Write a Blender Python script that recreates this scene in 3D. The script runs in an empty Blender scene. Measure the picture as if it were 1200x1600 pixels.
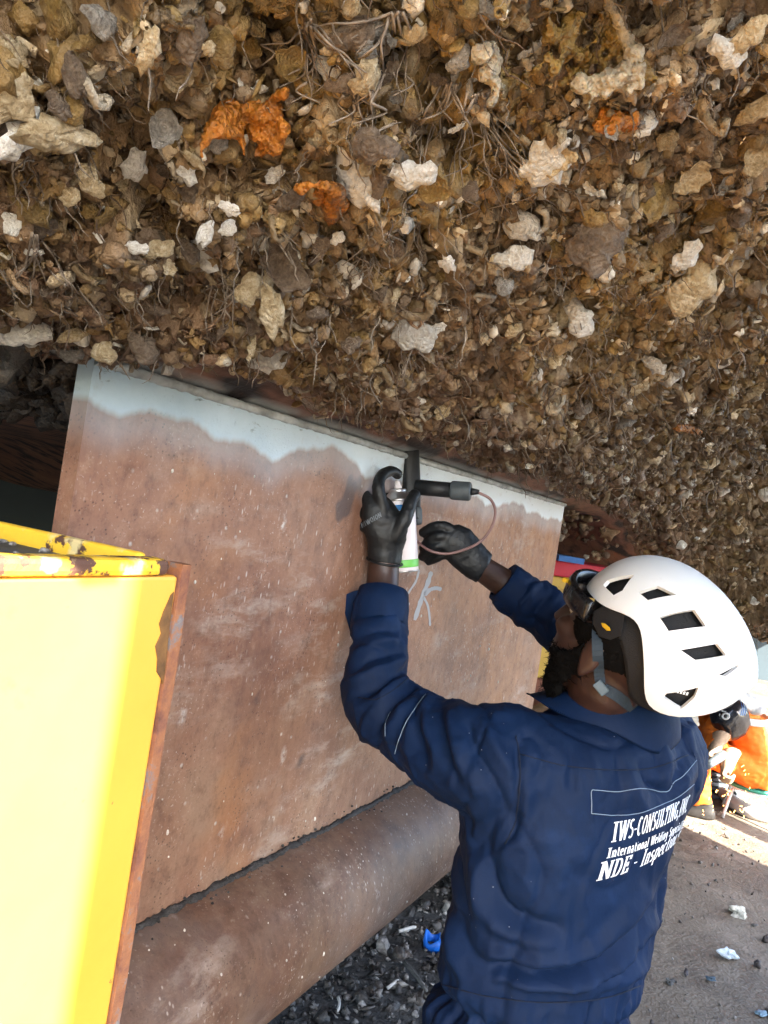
import bpy, bmesh, math, random
import numpy as np
from mathutils import Vector, Matrix, noise as mnoise
from mathutils.bvhtree import BVHTree
random.seed(7); rng = np.random.default_rng(7)
R = math.radians
SC = bpy.context.scene
COL = SC.collection

# ------------------------------------------------------------------ camera
CAM_Z = 1.6; FPX = 1200.0; ROLL = R(9.0)
cam_d = bpy.data.cameras.new('camera'); cam = bpy.data.objects.new('camera', cam_d); COL.objects.link(cam)
cam_d.sensor_fit = 'AUTO'; cam_d.sensor_width = 36.0; cam_d.lens = 27.0
cam_d.clip_start = 0.01; cam_d.clip_end = 500.0
cr, sr = math.cos(ROLL), math.sin(ROLL)
# columns: right, up, back
cam.matrix_world = Matrix(((cr, -sr, 0, 0), (0, 0, -1, 0), (sr, cr, 0, CAM_Z), (0, 0, 0, 1)))
SC.camera = cam

# ------------------------------------------------------------------ sky, sun, exposure
SUN_EL = R(37.5); SUN_AZ = (0.6, -0.8)
world = bpy.data.worlds.new('World'); SC.world = world; world.use_nodes = True
wn = world.node_tree.nodes; wn.clear()
sky = wn.new('ShaderNodeTexSky'); sky.sky_type = 'NISHITA'; sky.sun_disc = False
sky.sun_elevation = SUN_EL; sky.sun_rotation = math.atan2(SUN_AZ[0], SUN_AZ[1])
sky.air_density = 1.0; sky.dust_density = 1.6; sky.ozone_density = 1.0
bg = wn.new('ShaderNodeBackground'); bg.inputs['Strength'].default_value = 0.15
wo = wn.new('ShaderNodeOutputWorld')
world.node_tree.links.new(sky.outputs[0], bg.inputs[0]); world.node_tree.links.new(bg.outputs[0], wo.inputs[0])
sun_d = bpy.data.lights.new('sun', 'SUN'); sun_d.energy = 5.0; sun_d.angle = R(0.3); sun_d.color = (1.0, 0.93, 0.82)
sun = bpy.data.objects.new('sun', sun_d); COL.objects.link(sun)
L = Vector((-SUN_AZ[0]*math.cos(SUN_EL), -SUN_AZ[1]*math.cos(SUN_EL), -math.sin(SUN_EL)))
sun.rotation_euler = L.to_track_quat('-Z', 'Y').to_euler(); sun.location = (4, -6, 5)
SC.view_settings.view_transform = 'Standard'; SC.view_settings.look = 'None'
SC.view_settings.gamma = 1.0; SC.view_settings.use_curve_mapping = False
SC.view_settings.exposure = 3.4
SC.render.engine = 'CYCLES'
SC.cycles.max_bounces = 5; SC.cycles.diffuse_bounces = 3; SC.cycles.caustics_reflective = False; SC.cycles.caustics_refractive = False; SC.cycles.glossy_bounces = 2

# ------------------------------------------------------------------ frames
AZ = R(28.8)
DS = Vector((math.sin(AZ), math.cos(AZ), 0)); DN = Vector((-math.cos(AZ), math.sin(AZ), 0))
ROTK = math.atan2(DS.y, DS.x)          # local x = along the keel, local y = away from camera
PP = 0.72                               # plate distance
def W(s, p, z): return Vector((DS.x*s + DN.x*p, DS.y*s + DN.y*p, z))
def pdir(x, y):
    """direction (per metre of depth) of a point of the picture, true horizontal/vertical"""
    a, b = x-600.0, y-800.0
    return Vector(((a*cr + b*sr)/FPX, 1.0, (a*sr - b*cr)/FPX))
def PX(x, y, depth): return Vector((0, 0, CAM_Z)) + pdir(x, y)*depth
def PXs(pts, depth): return [PX(x, y, depth) for x, y in pts]
def to_px(P):
    """(n,3) world points -> (n,2) picture coordinates and depth"""
    P = np.asarray(P, float); X = P[:, 0]/P[:, 1]*FPX; Z = (P[:, 2]-CAM_Z)/P[:, 1]*FPX
    return np.stack([600 + X*cr + Z*sr, 800 + X*sr - Z*cr], 1), P[:, 1]
def lin(r, g, b):
    f = lambda c: (c/255/12.92) if c <= 10 else ((c/255+0.055)/1.055)**2.4
    return (f(r), f(g), f(b), 1.0)

# ------------------------------------------------------------------ object helpers
def thing(name, label, cat, loc=(0, 0, 0), rotz=0.0, group=None, kind=None):
    o = bpy.data.objects.new(name, None); COL.objects.link(o)
    o.location = loc; o.rotation_euler = (0, 0, rotz); o.empty_display_size = 0.05
    tag(o, label, cat, group, kind)
    return o
def tag(o, label=None, cat=None, group=None, kind=None):
    if label: o['label'] = label
    if cat: o['category'] = cat
    if group: o['group'] = group
    if kind: o['kind'] = kind
    return o
def wmat(o):
    m = Matrix.LocRotScale(o.location, o.rotation_euler, o.scale)
    return (wmat(o.parent) @ m) if o.parent else m
def obj(name, verts, faces, mat, parent=None, smooth=True, col=None, loc=None):
    """verts are world coordinates; they are stored relative to the parent (or to loc)"""
    V = np.asarray([tuple(v) for v in verts], float) if not isinstance(verts, np.ndarray) else verts
    if parent is not None:
        M = np.array(wmat(parent).inverted()); V = V @ M[:3, :3].T + M[:3, 3]
    elif loc is not None: V = V - np.array(loc)
    me = bpy.data.meshes.new(name)
    if isinstance(faces, np.ndarray):
        k = faces.shape[1]; nf = len(faces)
        me.vertices.add(len(V)); me.vertices.foreach_set('co', V.ravel())
        me.loops.add(nf*k); me.loops.foreach_set('vertex_index', faces.ravel().astype(np.int32))
        me.polygons.add(nf); me.polygons.foreach_set('loop_start', np.arange(0, nf*k, k, dtype=np.int32))
        me.update(calc_edges=True)
    else:
        me.from_pydata([tuple(v) for v in V], [], faces); me.update()
    if smooth: me.polygons.foreach_set('use_smooth', np.ones(len(me.polygons), bool))
    if col is not None:
        a = me.color_attributes.new('tint', 'FLOAT_COLOR', 'POINT'); a.data.foreach_set('color', np.asarray(col, np.float32).ravel())
    if mat is not None: me.materials.append(mat)
    o = bpy.data.objects.new(name, me); COL.objects.link(o); o.parent = parent
    if parent is None and loc is not None: o.location = loc
    return o
def link_mesh(name, me, mat, parent=None):
    """mesh in world coordinates -> object under parent"""
    if parent is not None: me.transform(wmat(parent).inverted())
    if mat is not None:
        me.materials.clear(); me.materials.append(mat)
    me.polygons.foreach_set('use_smooth', np.ones(len(me.polygons), bool))
    o = bpy.data.objects.new(name, me); COL.objects.link(o); o.parent = parent
    return o
class MB:
    def __init__(s): s.v = []; s.f = []
    def add(s, v, f):
        n = len(s.v); s.v += [Vector(q) for q in v]; s.f += [tuple(i+n for i in q) for q in f]; return s
    def box(s, o, a, b, c):
        """corner o, edge vectors a b c"""
        o, a, b, c = map(Vector, (o, a, b, c))
        v = [o, o+a, o+a+b, o+b, o+c, o+a+c, o+a+b+c, o+b+c]
        return s.add(v, [(0, 3, 2, 1), (4, 5, 6, 7), (0, 1, 5, 4), (1, 2, 6, 5), (2, 3, 7, 6), (3, 0, 4, 7)])
    def tube(s, pts, rad, n=8, cap=True):
        pts = [Vector(p) for p in pts]; m = len(pts)
        rad = [rad]*m if not isinstance(rad, (list, tuple)) else list(rad)
        up = None; rings = []
        for i in range(m):
            t = (pts[min(i+1, m-1)] - pts[max(i-1, 0)]).normalized()
            if up is None: up = t.orthogonal().normalized()
            up = (up - t*up.dot(t)); up = up.normalized() if up.length > 1e-6 else t.orthogonal().normalized()
            q = t.cross(up)
            rings.append([pts[i] + (up*math.cos(2*math.pi*k/n) + q*math.sin(2*math.pi*k/n))*rad[i] for k in range(n)])
        v = [p for r in rings for p in r]; f = []
        for i in range(m-1):
            for k in range(n):
                f.append((i*n+k, i*n+(k+1) % n, (i+1)*n+(k+1) % n, (i+1)*n+k))
        if cap: f += [tuple(range(n-1, -1, -1)), tuple(range((m-1)*n, m*n))]
        return s.add(v, f)
    def loft(s, secs, n=28, power=2.0):
        """secs: (centre, half-axis u, half-axis v) -> closed loft"""
        v = []; f = []; m = len(secs)
        for c, u, w in secs:
            c, u, w = Vector(c), Vector(u), Vector(w)
            for k in range(n):
                a = 2*math.pi*k/n; ca, sa = math.cos(a), math.sin(a)
                e = 2.0/power
                v.append(c + u*(abs(ca)**e*(1 if ca >= 0 else -1)) + w*(abs(sa)**e*(1 if sa >= 0 else -1)))
        for i in range(m-1):
            for k in range(n): f.append((i*n+k, i*n+(k+1) % n, (i+1)*n+(k+1) % n, (i+1)*n+k))
        f += [tuple(range(n-1, -1, -1)), tuple(range((m-1)*n, m*n))]
        return s.add(v, f)
    def ball(s, c, r, seg=12, rings=8, M=None):
        c = Vector(c); r = Vector(r) if not isinstance(r, (int, float)) else Vector((r, r, r)); v = []; f = []
        for i in range(1, rings):
            th = math.pi*i/rings
            for k in range(seg):
                ph = 2*math.pi*k/seg
                q = Vector((r.x*math.sin(th)*math.cos(ph), r.y*math.sin(th)*math.sin(ph), r.z*math.cos(th)))
                v.append(c + (M @ q if M else q))
        t = Vector((0, 0, r.z)); t = M @ t if M else t; v += [c+t, c-t]; a, b = len(v)-2, len(v)-1
        for i in range(rings-2):
            for k in range(seg): f.append((i*seg+k, (i+1)*seg+k, (i+1)*seg+(k+1) % seg, i*seg+(k+1) % seg))
        for k in range(seg):
            f.append((a, k, (k+1) % seg)); f.append((b, (rings-2)*seg+(k+1) % seg, (rings-2)*seg+k))
        return s.add(v, f)
    def build(s, name, mat, parent=None, smooth=True, loc=None): return obj(name, s.v, s.f, mat, parent, smooth, loc=loc)
def spline(pts, n=6):
    """Catmull-Rom through points"""
    P = [Vector(p) for p in pts]; P = [P[0]*2-P[1]] + P + [P[-1]*2-P[-2]]; out = []
    for i in range(1, len(P)-2):
        for k in range(n):
            t = k/n; a, b, c, d = P[i-1:i+3]
            out.append(0.5*((2*b) + (c-a)*t + (2*a-5*b+4*c-d)*t*t + (3*b-a-3*c+d)*t**3))
    out.append(P[-2]); return out
def interp(vals, n=6):
    return [q.x for q in spline([(v, 0, 0) for v in vals], n)]
def modded(mb, mods):
    """evaluate modifiers on a builder's shape; returns a fresh mesh"""
    me = bpy.data.meshes.new('tmp'); me.from_pydata([tuple(v) for v in mb.v], [], mb.f); me.update()
    o = bpy.data.objects.new('tmp', me); COL.objects.link(o)
    for ty, kw in mods:
        m = o.modifiers.new('m', ty)
        for k, v in kw.items(): setattr(m, k, v)
    dg = bpy.context.evaluated_depsgraph_get()
    out = bpy.data.meshes.new_from_object(o.evaluated_get(dg))
    bpy.data.objects.remove(o); bpy.data.meshes.remove(me); return out
def remesh(mb, vox, smooth=3, fac=0.5):
    return modded(mb, [('REMESH', dict(mode='VOXEL', voxel_size=vox)), ('SMOOTH', dict(factor=fac, iterations=smooth))])
def mesh_np(me):
    V = np.empty(len(me.vertices)*3); me.vertices.foreach_get('co', V)
    Nn = np.empty(len(me.vertices)*3); me.vertices.foreach_get('normal', Nn)
    return V.reshape(-1, 3), Nn.reshape(-1, 3)
def set_np(me, V): me.vertices.foreach_set('co', V.ravel()); me.update()
def fbm(P, scale, octv=4, off=0.0):
    return np.array([mnoise.fractal(Vector((p[0]*scale+off, p[1]*scale, p[2]*scale)), 0.9, 2.0, octv) for p in P])
def nz(P, scale, off=0.0):
    return np.array([mnoise.noise(Vector((p[0]*scale+off, p[1]*scale-off, p[2]*scale))) for p in P])
def sstep(a, b, x):
    t = np.clip((np.asarray(x, float)-a)/(b-a), 0, 1); return t*t*(3-2*t)
def bevel_obj(o, w=0.004, seg=2):
    m = o.modifiers.new('bevel', 'BEVEL'); m.width = w; m.segments = seg; m.limit_method = 'ANGLE'; m.angle_limit = R(40)
    return o

# ------------------------------------------------------------------ materials
class NT:
    def __init__(s, name):
        s.m = bpy.data.materials.new(name); s.m.use_nodes = True; s.t = s.m.node_tree; s.n = s.t.nodes
        s.b = s.n['Principled BSDF']; s._tc = None
    def new(s, ty, **kw):
        q = s.n.new(ty)
        for k, v in kw.items(): setattr(q, k, v)
        return q
    def put(s, sock, v):
        if isinstance(v, bpy.types.NodeSocket): s.t.links.new(v, sock)
        else: sock.default_value = v
    @property
    def co(s):
        if s._tc is None: s._tc = s.new('ShaderNodeTexCoord').outputs['Object']
        return s._tc
    def mapping(s, scale=(1, 1, 1), rot=(0, 0, 0), loc=(0, 0, 0)):
        m = s.new('ShaderNodeMapping'); s.put(m.inputs['Vector'], s.co)
        m.inputs['Scale'].default_value = scale; m.inputs['Rotation'].default_value = rot; m.inputs['Location'].default_value = loc
        return m.outputs[0]
    def noise(s, scale, detail=4, rough=0.55, co=None, dist=0.0):
        q = s.new('ShaderNodeTexNoise'); s.put(q.inputs['Vector'], co or s.co)
        q.inputs['Scale'].default_value = scale; q.inputs['Detail'].default_value = detail
        q.inputs['Roughness'].default_value = rough; q.inputs['Distortion'].default_value = dist
        return q.outputs['Fac']
    def voro(s, scale, co=None, feat='F1', out='Distance', rand=1.0):
        q = s.new('ShaderNodeTexVoronoi', feature=feat); s.put(q.inputs['Vector'], co or s.co)
        q.inputs['Scale'].default_value = scale; q.inputs['Randomness'].default_value = rand
        return q.outputs[out]
    def ramp(s, fac, stops, interp='LINEAR'):
        q = s.new('ShaderNodeValToRGB'); s.put(q.inputs[0], fac); e = q.color_ramp.elements; q.color_ramp.interpolation = interp
        while len(e) < len(stops): e.new(0.5)
        for el, (p, c) in zip(e, stops): el.position = p; el.color = c if len(c) == 4 else (*c, 1)
        return q.outputs[0]
    def mr(s, v, a, b, c=0.0, d=1.0, smooth=False):
        q = s.new('ShaderNodeMapRange', interpolation_type='SMOOTHSTEP' if smooth else 'LINEAR'); s.put(q.inputs[0], v)
        for i, x in zip((1, 2, 3, 4), (a, b, c, d)): s.put(q.inputs[i], x)
        return q.outputs[0]
    def math(s, op, a, b=0.0, c=0.0):
        q = s.new('ShaderNodeMath', operation=op); s.put(q.inputs[0], a); s.put(q.inputs[1], b); s.put(q.inputs[2], c); return q.outputs[0]
    def mix(s, fac, a, b, mode='MIX'):
        q = s.new('ShaderNodeMix', data_type='RGBA', blend_type=mode); s.put(q.inputs[0], fac); s.put(q.inputs[6], a); s.put(q.inputs[7], b)
        return q.outputs[2]
    def sep(s, co=None):
        q = s.new('ShaderNodeSeparateXYZ'); s.put(q.inputs[0], co or s.co); return q.outputs
    def attr(s, name):
        q = s.new('ShaderNodeAttribute'); q.attribute_name = name; return q.outputs['Color']
    def bump(s, h, strength=0.5, dist=0.01):
        q = s.new('ShaderNodeBump'); q.inputs['Strength'].default_value = strength; q.inputs['Distance'].default_value = dist
        s.put(q.inputs['Height'], h); s.put(s.b.inputs['Normal'], q.outputs[0])
    def done(s, col=None, rough=None, metal=None, spec=None):
        if col is not None: s.put(s.b.inputs['Base Color'], col)
        if rough is not None: s.put(s.b.inputs['Roughness'], rough)
        if metal is not None: s.put(s.b.inputs['Metallic'], metal)
        if spec is not None: s.put(s.b.inputs['Specular IOR Level'], spec)
        return s.m
def plain(name, c, rough=0.6, var=0.12, scale=30, bump=0.1, metal=0.0, spec=0.4, bd=0.002):
    n = NT(name); f = n.noise(scale, 4)
    lo = tuple(max(0, x*(1-var)) for x in c[:3])+(1,); hi = tuple(min(1, x*(1+var)) for x in c[:3])+(1,)
    colr = n.ramp(f, [(0.3, lo), (0.7, hi)])
    if bump: n.bump(n.noise(scale*4, 3), bump, bd)
    return n.done(colr, n.mr(f, 0.3, 0.7, max(0, rough-0.07), min(1, rough+0.07)), metal, spec)
M = {}
# ================================================================== materials of the setting
def m_ground():
    n = NT('packed_dirt'); a = n.noise(1.3, 6, 0.6); b = n.noise(14, 6, 0.65); c = n.noise(90, 3)
    x, y, z = n.sep()
    col = n.ramp(a, [(0.3, (0.09, 0.07, 0.05)), (0.5, (0.15, 0.12, 0.088)), (0.7, (0.205, 0.168, 0.126))])
    col = n.mix(n.mr(b, 0.5, 0.75, 0, 0.6), col, (0.07, 0.06, 0.05, 1)); col = n.mix(n.mr(n.noise(4.2, 6, 0.65, dist=0.5), 0.52, 0.66, 0, 0.55), col, (0.06, 0.048, 0.038, 1)); col = n.mix(n.mr(n.noise(2.6, 5, 0.6, n.mapping(loc=(4, 4, 4))), 0.54, 0.7, 0, 0.6), col, (0.25, 0.21, 0.165, 1))
    col = n.mix(n.mr(c, 0.6, 0.72, 0, 0.5), col, (0.3, 0.27, 0.24, 1))
    # wet, darker silt under the hull
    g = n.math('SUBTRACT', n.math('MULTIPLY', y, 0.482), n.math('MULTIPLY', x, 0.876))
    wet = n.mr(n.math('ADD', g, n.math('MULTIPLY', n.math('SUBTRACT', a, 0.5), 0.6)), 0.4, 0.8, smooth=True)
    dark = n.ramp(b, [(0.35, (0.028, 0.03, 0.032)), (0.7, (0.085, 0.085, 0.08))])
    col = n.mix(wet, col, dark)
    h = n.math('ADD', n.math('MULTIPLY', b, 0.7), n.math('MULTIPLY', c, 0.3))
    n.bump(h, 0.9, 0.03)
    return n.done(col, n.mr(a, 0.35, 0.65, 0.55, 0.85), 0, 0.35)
M['ground'] = m_ground()
def m_rust(name, paint=None, dusty=0.0, tone=1.0):
    """brown primed steel: rust stains, pale scuffs, scratches; local x along, z up"""
    n = NT(name)
    a = n.noise(2.2, 5, 0.6); b = n.noise(9, 6, 0.62); c = n.noise(55, 4, 0.6); 
    t = lambda r, g, bb: (r*tone, g*tone, bb*tone, 1)
    col = n.ramp(a, [(0.28, t(0.15, 0.07, 0.045)), (0.45, t(0.215, 0.108, 0.07)), (0.6, t(0.25, 0.138, 0.092)), (0.75, t(0.215, 0.128, 0.094))])
    x, y, z = n.sep()
    low = n.mr(n.math('ADD', z, n.math('MULTIPLY', n.noise(2.6, 5, 0.65, n.mapping(loc=(2, 5, 1))), 0.7)), 0.35, 0.85, 1, 0, True)
    col = n.mix(n.math('MULTIPLY', low, n.mr(b, 0.36, 0.64, 0.1, 0.85)), col, t(0.265, 0.178, 0.125))                     # dried silt, thicker low down
    org = n.math('MULTIPLY', n.mr(n.math('ADD', x, n.math('MULTIPLY', n.noise(2.0, 4), 1.2)), 0.15, 1.1), n.mr(n.noise(6, 5, 0.6), 0.35, 0.65))
    col = n.mix(n.math('MULTIPLY', org, 0.7), col, t(0.38, 0.19, 0.09))                                                # raw orange rust to the far end
    col = n.mix(n.mr(n.noise(5, 4), 0.55, 0.72, 0, 0.45), col, t(0.33, 0.15, 0.055))           # orange bloom
    col = n.mix(n.mr(n.noise(7, 7, 0.7, n.mapping((1, 1, 0.6), loc=(7, 0, 3))), 0.5, 0.68, 0, 0.5), col, t(0.105, 0.06, 0.048))                       # dull dark film
    # pale scuffs, dragged obliquely
    sc = n.noise(1.0, 8, 0.72, n.mapping((6, 1, 19), (0, R(-52), 0)), 0.12)
    patch = n.mr(n.noise(3.1, 3, co=n.mapping(loc=(4, 0, 2))), 0.47, 0.62)
    col = n.mix(n.math('MULTIPLY', n.mr(sc, 0.5, 0.68, 0, 0.85), patch), col, (0.46, 0.39, 0.335, 1))
    # lime specks
    v = n.voro(38); sp = n.math('MULTIPLY', n.mr(v, 0.06, 0.15, 1, 0), n.mr(n.noise(13, 2), 0.5, 0.6))
    v2 = n.voro(11, n.mapping((1, 1, 0.55), (0, R(20), 0))); sp2 = n.math('MULTIPLY', n.mr(v2, 0.05, 0.13, 1, 0), n.mr(n.noise(30, 4, 0.7), 0.48, 0.6))
    sp = n.math('MAXIMUM', sp, sp2)
    col = n.mix(n.math('MULTIPLY', sp, 0.85), col, (0.55, 0.5, 0.46, 1))
    # short pale ticks and grains
    tk = n.voro(1.0, n.mapping((95, 95, 34), (0, R(16), 0))); tk = n.math('MULTIPLY', n.mr(tk, 0.10, 0.2, 1, 0), n.mr(n.noise(4.5, 4, 0.6, n.mapping(loc=(5, 1, 8))), 0.45, 0.58))
    gr_ = n.math('MULTIPLY', n.mr(n.noise(190, 3, 0.6), 0.6, 0.68), n.mr(n.noise(8, 4, 0.6), 0.42, 0.6, 0, 0.55))
    col = n.mix(n.math('MAXIMUM', n.math('MULTIPLY', tk, 0.8), gr_), col, (0.56, 0.5, 0.45, 1))
    # hair scratches
    w = n.noise(1.0, 2, 0.5, n.mapping((160, 1, 5), (0, R(62), 0))); ws = n.math('MULTIPLY', n.mr(w, 0.7, 0.74), n.mr(n.noise(4, 2, co=n.mapping(loc=(1, 7, 3))), 0.52, 0.6))
    col = n.mix(n.math('MULTIPLY', ws, 0.6), col, (0.5, 0.42, 0.36, 1))
    # crisp mill scale and pitting
    gq = n.noise(34, 10, 0.78, n.mapping((1, 1, 0.75), loc=(3, 3, 3))); col = n.mix(n.mr(gq, 0.36, 0.5, 0.55, 0), col, t(0.085, 0.042, 0.03)); col = n.mix(n.mr(gq, 0.54, 0.68, 0, 0.4), col, t(0.42, 0.28, 0.2))
    pt = n.math('MULTIPLY', n.mr(n.voro(150), 0.12, 0.26, 1, 0), n.mr(n.noise(11, 3), 0.48, 0.6)); col = n.mix(n.math('MULTIPLY', pt, 0.7), col, (0.05, 0.03, 0.025, 1))
    # a few dark blots
    bl = n.mr(n.noise(6.5, 3, 0.5, n.mapping(loc=(9, 2, 5))), 0.7, 0.735, 0, 0.75)
    col = n.mix(bl, col, (0.07, 0.055, 0.055, 1))
    rough = n.mr(b, 0.3, 0.7, 0.42, 0.68)
    if dusty:
        dz = n.math('MULTIPLY', n.mr(n.noise(3.4, 5, 0.62), 0.42, 0.62, 0, dusty, True), n.mr(x, -0.3, 0.7, 1, 0.2))
        col = n.mix(dz, col, (0.17, 0.15, 0.145, 1))
    h = n.math('ADD', n.math('MULTIPLY', gq, 0.8), n.math('SUBTRACT', n.math('MULTIPLY', c, 0.4), n.math('MULTIPLY', pt, 0.5)))
    h = n.math('ADD', h, n.math('MULTIPLY', sp, 0.8))
    if paint is not None:
        # sprayed white contrast paint along the weld, running down in scallops
        scal = n.noise(1.0, 2, 0.5, n.mapping((4.2, 0, 0))); fine = n.noise(1.0, 3, 0.6, n.mapping((17, 0, 0)))
        vv = n.math('MULTIPLY', n.voro(1.0, n.mapping((4.3, 0, 0))), n.mr(x, -0.3, 0.5, 1, 0.35))
        lowz = n.math('ADD', n.math('MULTIPLY', scal, 0.085), n.math('ADD', n.math('MULTIPLY', fine, 0.03), n.math('MULTIPLY', vv, 0.05)))
        edge = n.math('SUBTRACT', paint + 0.030, lowz)
        edge = n.math('ADD', edge, n.mr(x, -0.6, 1.2, 0.0, -0.02))
        d = n.math('SUBTRACT', z, edge)
        k = n.math('MAXIMUM', n.mr(d, -0.004, 0.014, smooth=True), n.mr(d, -0.055, 0.0, 0, 0.3, True))
        k = n.math('MULTIPLY', k, n.mr(n.noise(26, 4, 0.6), 0.22, 0.42, 0.7, 1))
        thick = n.mr(n.math('ADD', x, n.math('MULTIPLY', n.noise(3, 2), 0.5)), -0.5, 0.55, 0, 1)
        pc = n.mix(n.noise(12, 5, 0.65), (0.34, 0.48, 0.60, 1), (0.6, 0.74, 0.85, 1))
        pc = n.mix(thick, pc, (0.82, 0.89, 0.95, 1))
        soot = n.mr(d, 0.0, 0.09, 0.0, 1)
        col = n.mix(k, col, pc)
        # fine pitting and a dirty line close under the weld
        pit = n.math('MULTIPLY', n.mr(n.noise(1.0, 5, 0.7, n.mapping((22, 1, 60))), 0.6, 0.68), n.mr(z, paint-0.05, paint-0.012))
        col = n.mix(n.math('MULTIPLY', n.math('MULTIPLY', pit, k), 0.7), col, (0.06, 0.06, 0.065, 1))
        h = n.math('ADD', h, n.math('MULTIPLY', k, n.math('ADD', 0.4, n.math('MULTIPLY', n.noise(70, 3), 0.6))))
        rough = n.mix(k, rough, (0.8, 0.8, 0.8, 1))
    n.bump(h, 0.35, 0.006)
    return n.done(col, rough, 0.0, 0.35)
# ================================================================== ground and ship hull
def grid_faces(nu, nv):
    i = np.arange(nu-1)[:, None]*nv + np.arange(nv-1)[None, :]
    return np.stack([i, i+nv, i+nv+1, i+1], -1).reshape(-1, 4)
def make_ground():
    xs = np.concatenate([-np.geomspace(80, 3.2, 14), np.linspace(-3, 6, 130), np.geomspace(6.3, 80, 14)])
    ys = np.concatenate([-np.geomspace(80, 3.2, 12), np.linspace(-3, 9, 170), np.geomspace(9.4, 120, 14)])
    X, Y = np.meshgrid(xs, ys, indexing='ij'); P = np.stack([X.ravel(), Y.ravel(), 0*X.ravel()], 1)
    near = ((np.abs(P[:, 0]) < 7) & (np.abs(P[:, 1]) < 10))
    z = np.zeros(len(P)); z[near] = 0.012*fbm(P[near], 1.5, 3) + 0.006*fbm(P[near], 9, 3)
    P[:, 2] = np.minimum(z, 0.03)
    o = obj('ground', P, grid_faces(len(xs), len(ys)), M['ground']); o['kind'] = 'structure'
    return P
make_ground()

def hull_z(s, p):
    s = np.asarray(s, float); p = np.asarray(p, float); a = (PP+0.012) - p
    z = 1.717 + 0.577*(a + np.sqrt(a*a + 0.0004))/2
    w = sstep(3.1, 4.9, s)
    return z*(1-w) + 1.30*w
def S2W(s, p, z):
    s, p, z = np.broadcast_arrays(s, p, z)
    return np.stack([DS.x*s + DN.x*p, DS.y*s + DN.y*p, z], -1)
NDOWN = np.array(W(0, -0.577, -1.0)); NDOWN = NDOWN/np.linalg.norm(NDOWN)
hull = thing('ship_hull', 'ship bottom overhead, thickly crusted with oysters, barnacles and brown growth', 'ship hull', W(1.5, PP, 1.717), ROTK)

def m_hull_steel():
    n = NT('hull_bottom_paint'); a = n.noise(3, 5, 0.6); b = n.noise(1.0, 5, 0.65, n.mapping((14, 60, 14)))
    col = n.ramp(a, [(0.3, (0.13, 0.065, 0.045)), (0.5, (0.2, 0.1, 0.07)), (0.7, (0.25, 0.135, 0.09))])
    col = n.mix(n.mr(b, 0.52, 0.7, 0, 0.7), col, (0.07, 0.05, 0.045, 1))
    sm = n.noise(5, 3, 0.5, n.mapping((1, 2.2, 1), loc=(3, 1, 0)))
    x, y, z = n.sep()
    col = n.mix(n.math('MULTIPLY', n.mr(sm, 0.5, 0.6, 0, 0.95), n.mr(y, -0.075, -0.03)), col, (0.016, 0.016, 0.018, 1))   # burnt smears beside the weld
    ov = n.math('MULTIPLY', n.math('MULTIPLY', n.mr(y, -0.022, -0.004), n.mr(y, 0.03, 0.05, 1, 0)), n.math('MULTIPLY', n.math('MULTIPLY', n.mr(x, -1.0, -0.92), n.mr(x, 0.95, 1.05, 1, 0)), n.mr(n.noise(8, 3), 0.35, 0.5)))
    col = n.mix(ov, col, (0.34, 0.38, 0.4, 1))                                                            # overspray of the white paint
    n.bump(n.math('ADD', b, n.noise(60, 3)), 0.5, 0.006)
    return n.done(col, 0.7, 0, 0.3)
M['hull'] = m_hull_steel()
def make_hull():
    ss = np.concatenate([np.linspace(-2.5, 0, 12), np.linspace(0.03, 5.2, 190), np.linspace(5.4, 14, 14)])
    ps = np.concatenate([np.linspace(-0.6, 0.55, 24), np.linspace(0.57, 0.8, 36), np.linspace(0.85, 7, 22)])
    S, Pq = np.meshgrid(ss, ps, indexing='ij'); Z = hull_z(S, Pq)
    V = S2W(S.ravel(), Pq.ravel(), Z.ravel())
    near = (S.ravel() > 0) & (S.ravel() < 5) & (Pq.ravel() < 0.72)
    V[near, 2] -= 0.004*np.abs(fbm(V[near], 12, 3))
    F = grid_faces(len(ss), len(ps))
    # ship's side going up from the turn of the bilge
    n0 = len(V); add = []; 
    prof = [(-0.66, 0.12), (-0.70, 0.5), (-0.72, 2.2)]
    for i, s in enumerate(ss):
        for pp, dz in prof: add.append(S2W(s, pp, max(hull_z(s, -0.6), 1.3)+dz))
    V = np.concatenate([V, np.array(add)]); F2 = []
    m = len(ps); k = len(prof)
    for i in range(len(ss)-1):
        chain0 = [i*m] + [n0+i*k+j for j in range(k)]; chain1 = [(i+1)*m] + [n0+(i+1)*k+j for j in range(k)]
        for j in range(k): F2.append((chain0[j], chain0[j+1], chain1[j+1], chain1[j]))
    # blind end behind the camera
    return obj('hull_plating', V, np.concatenate([F, np.array(F2)]), M['hull'], hull)
make_hull()

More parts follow.
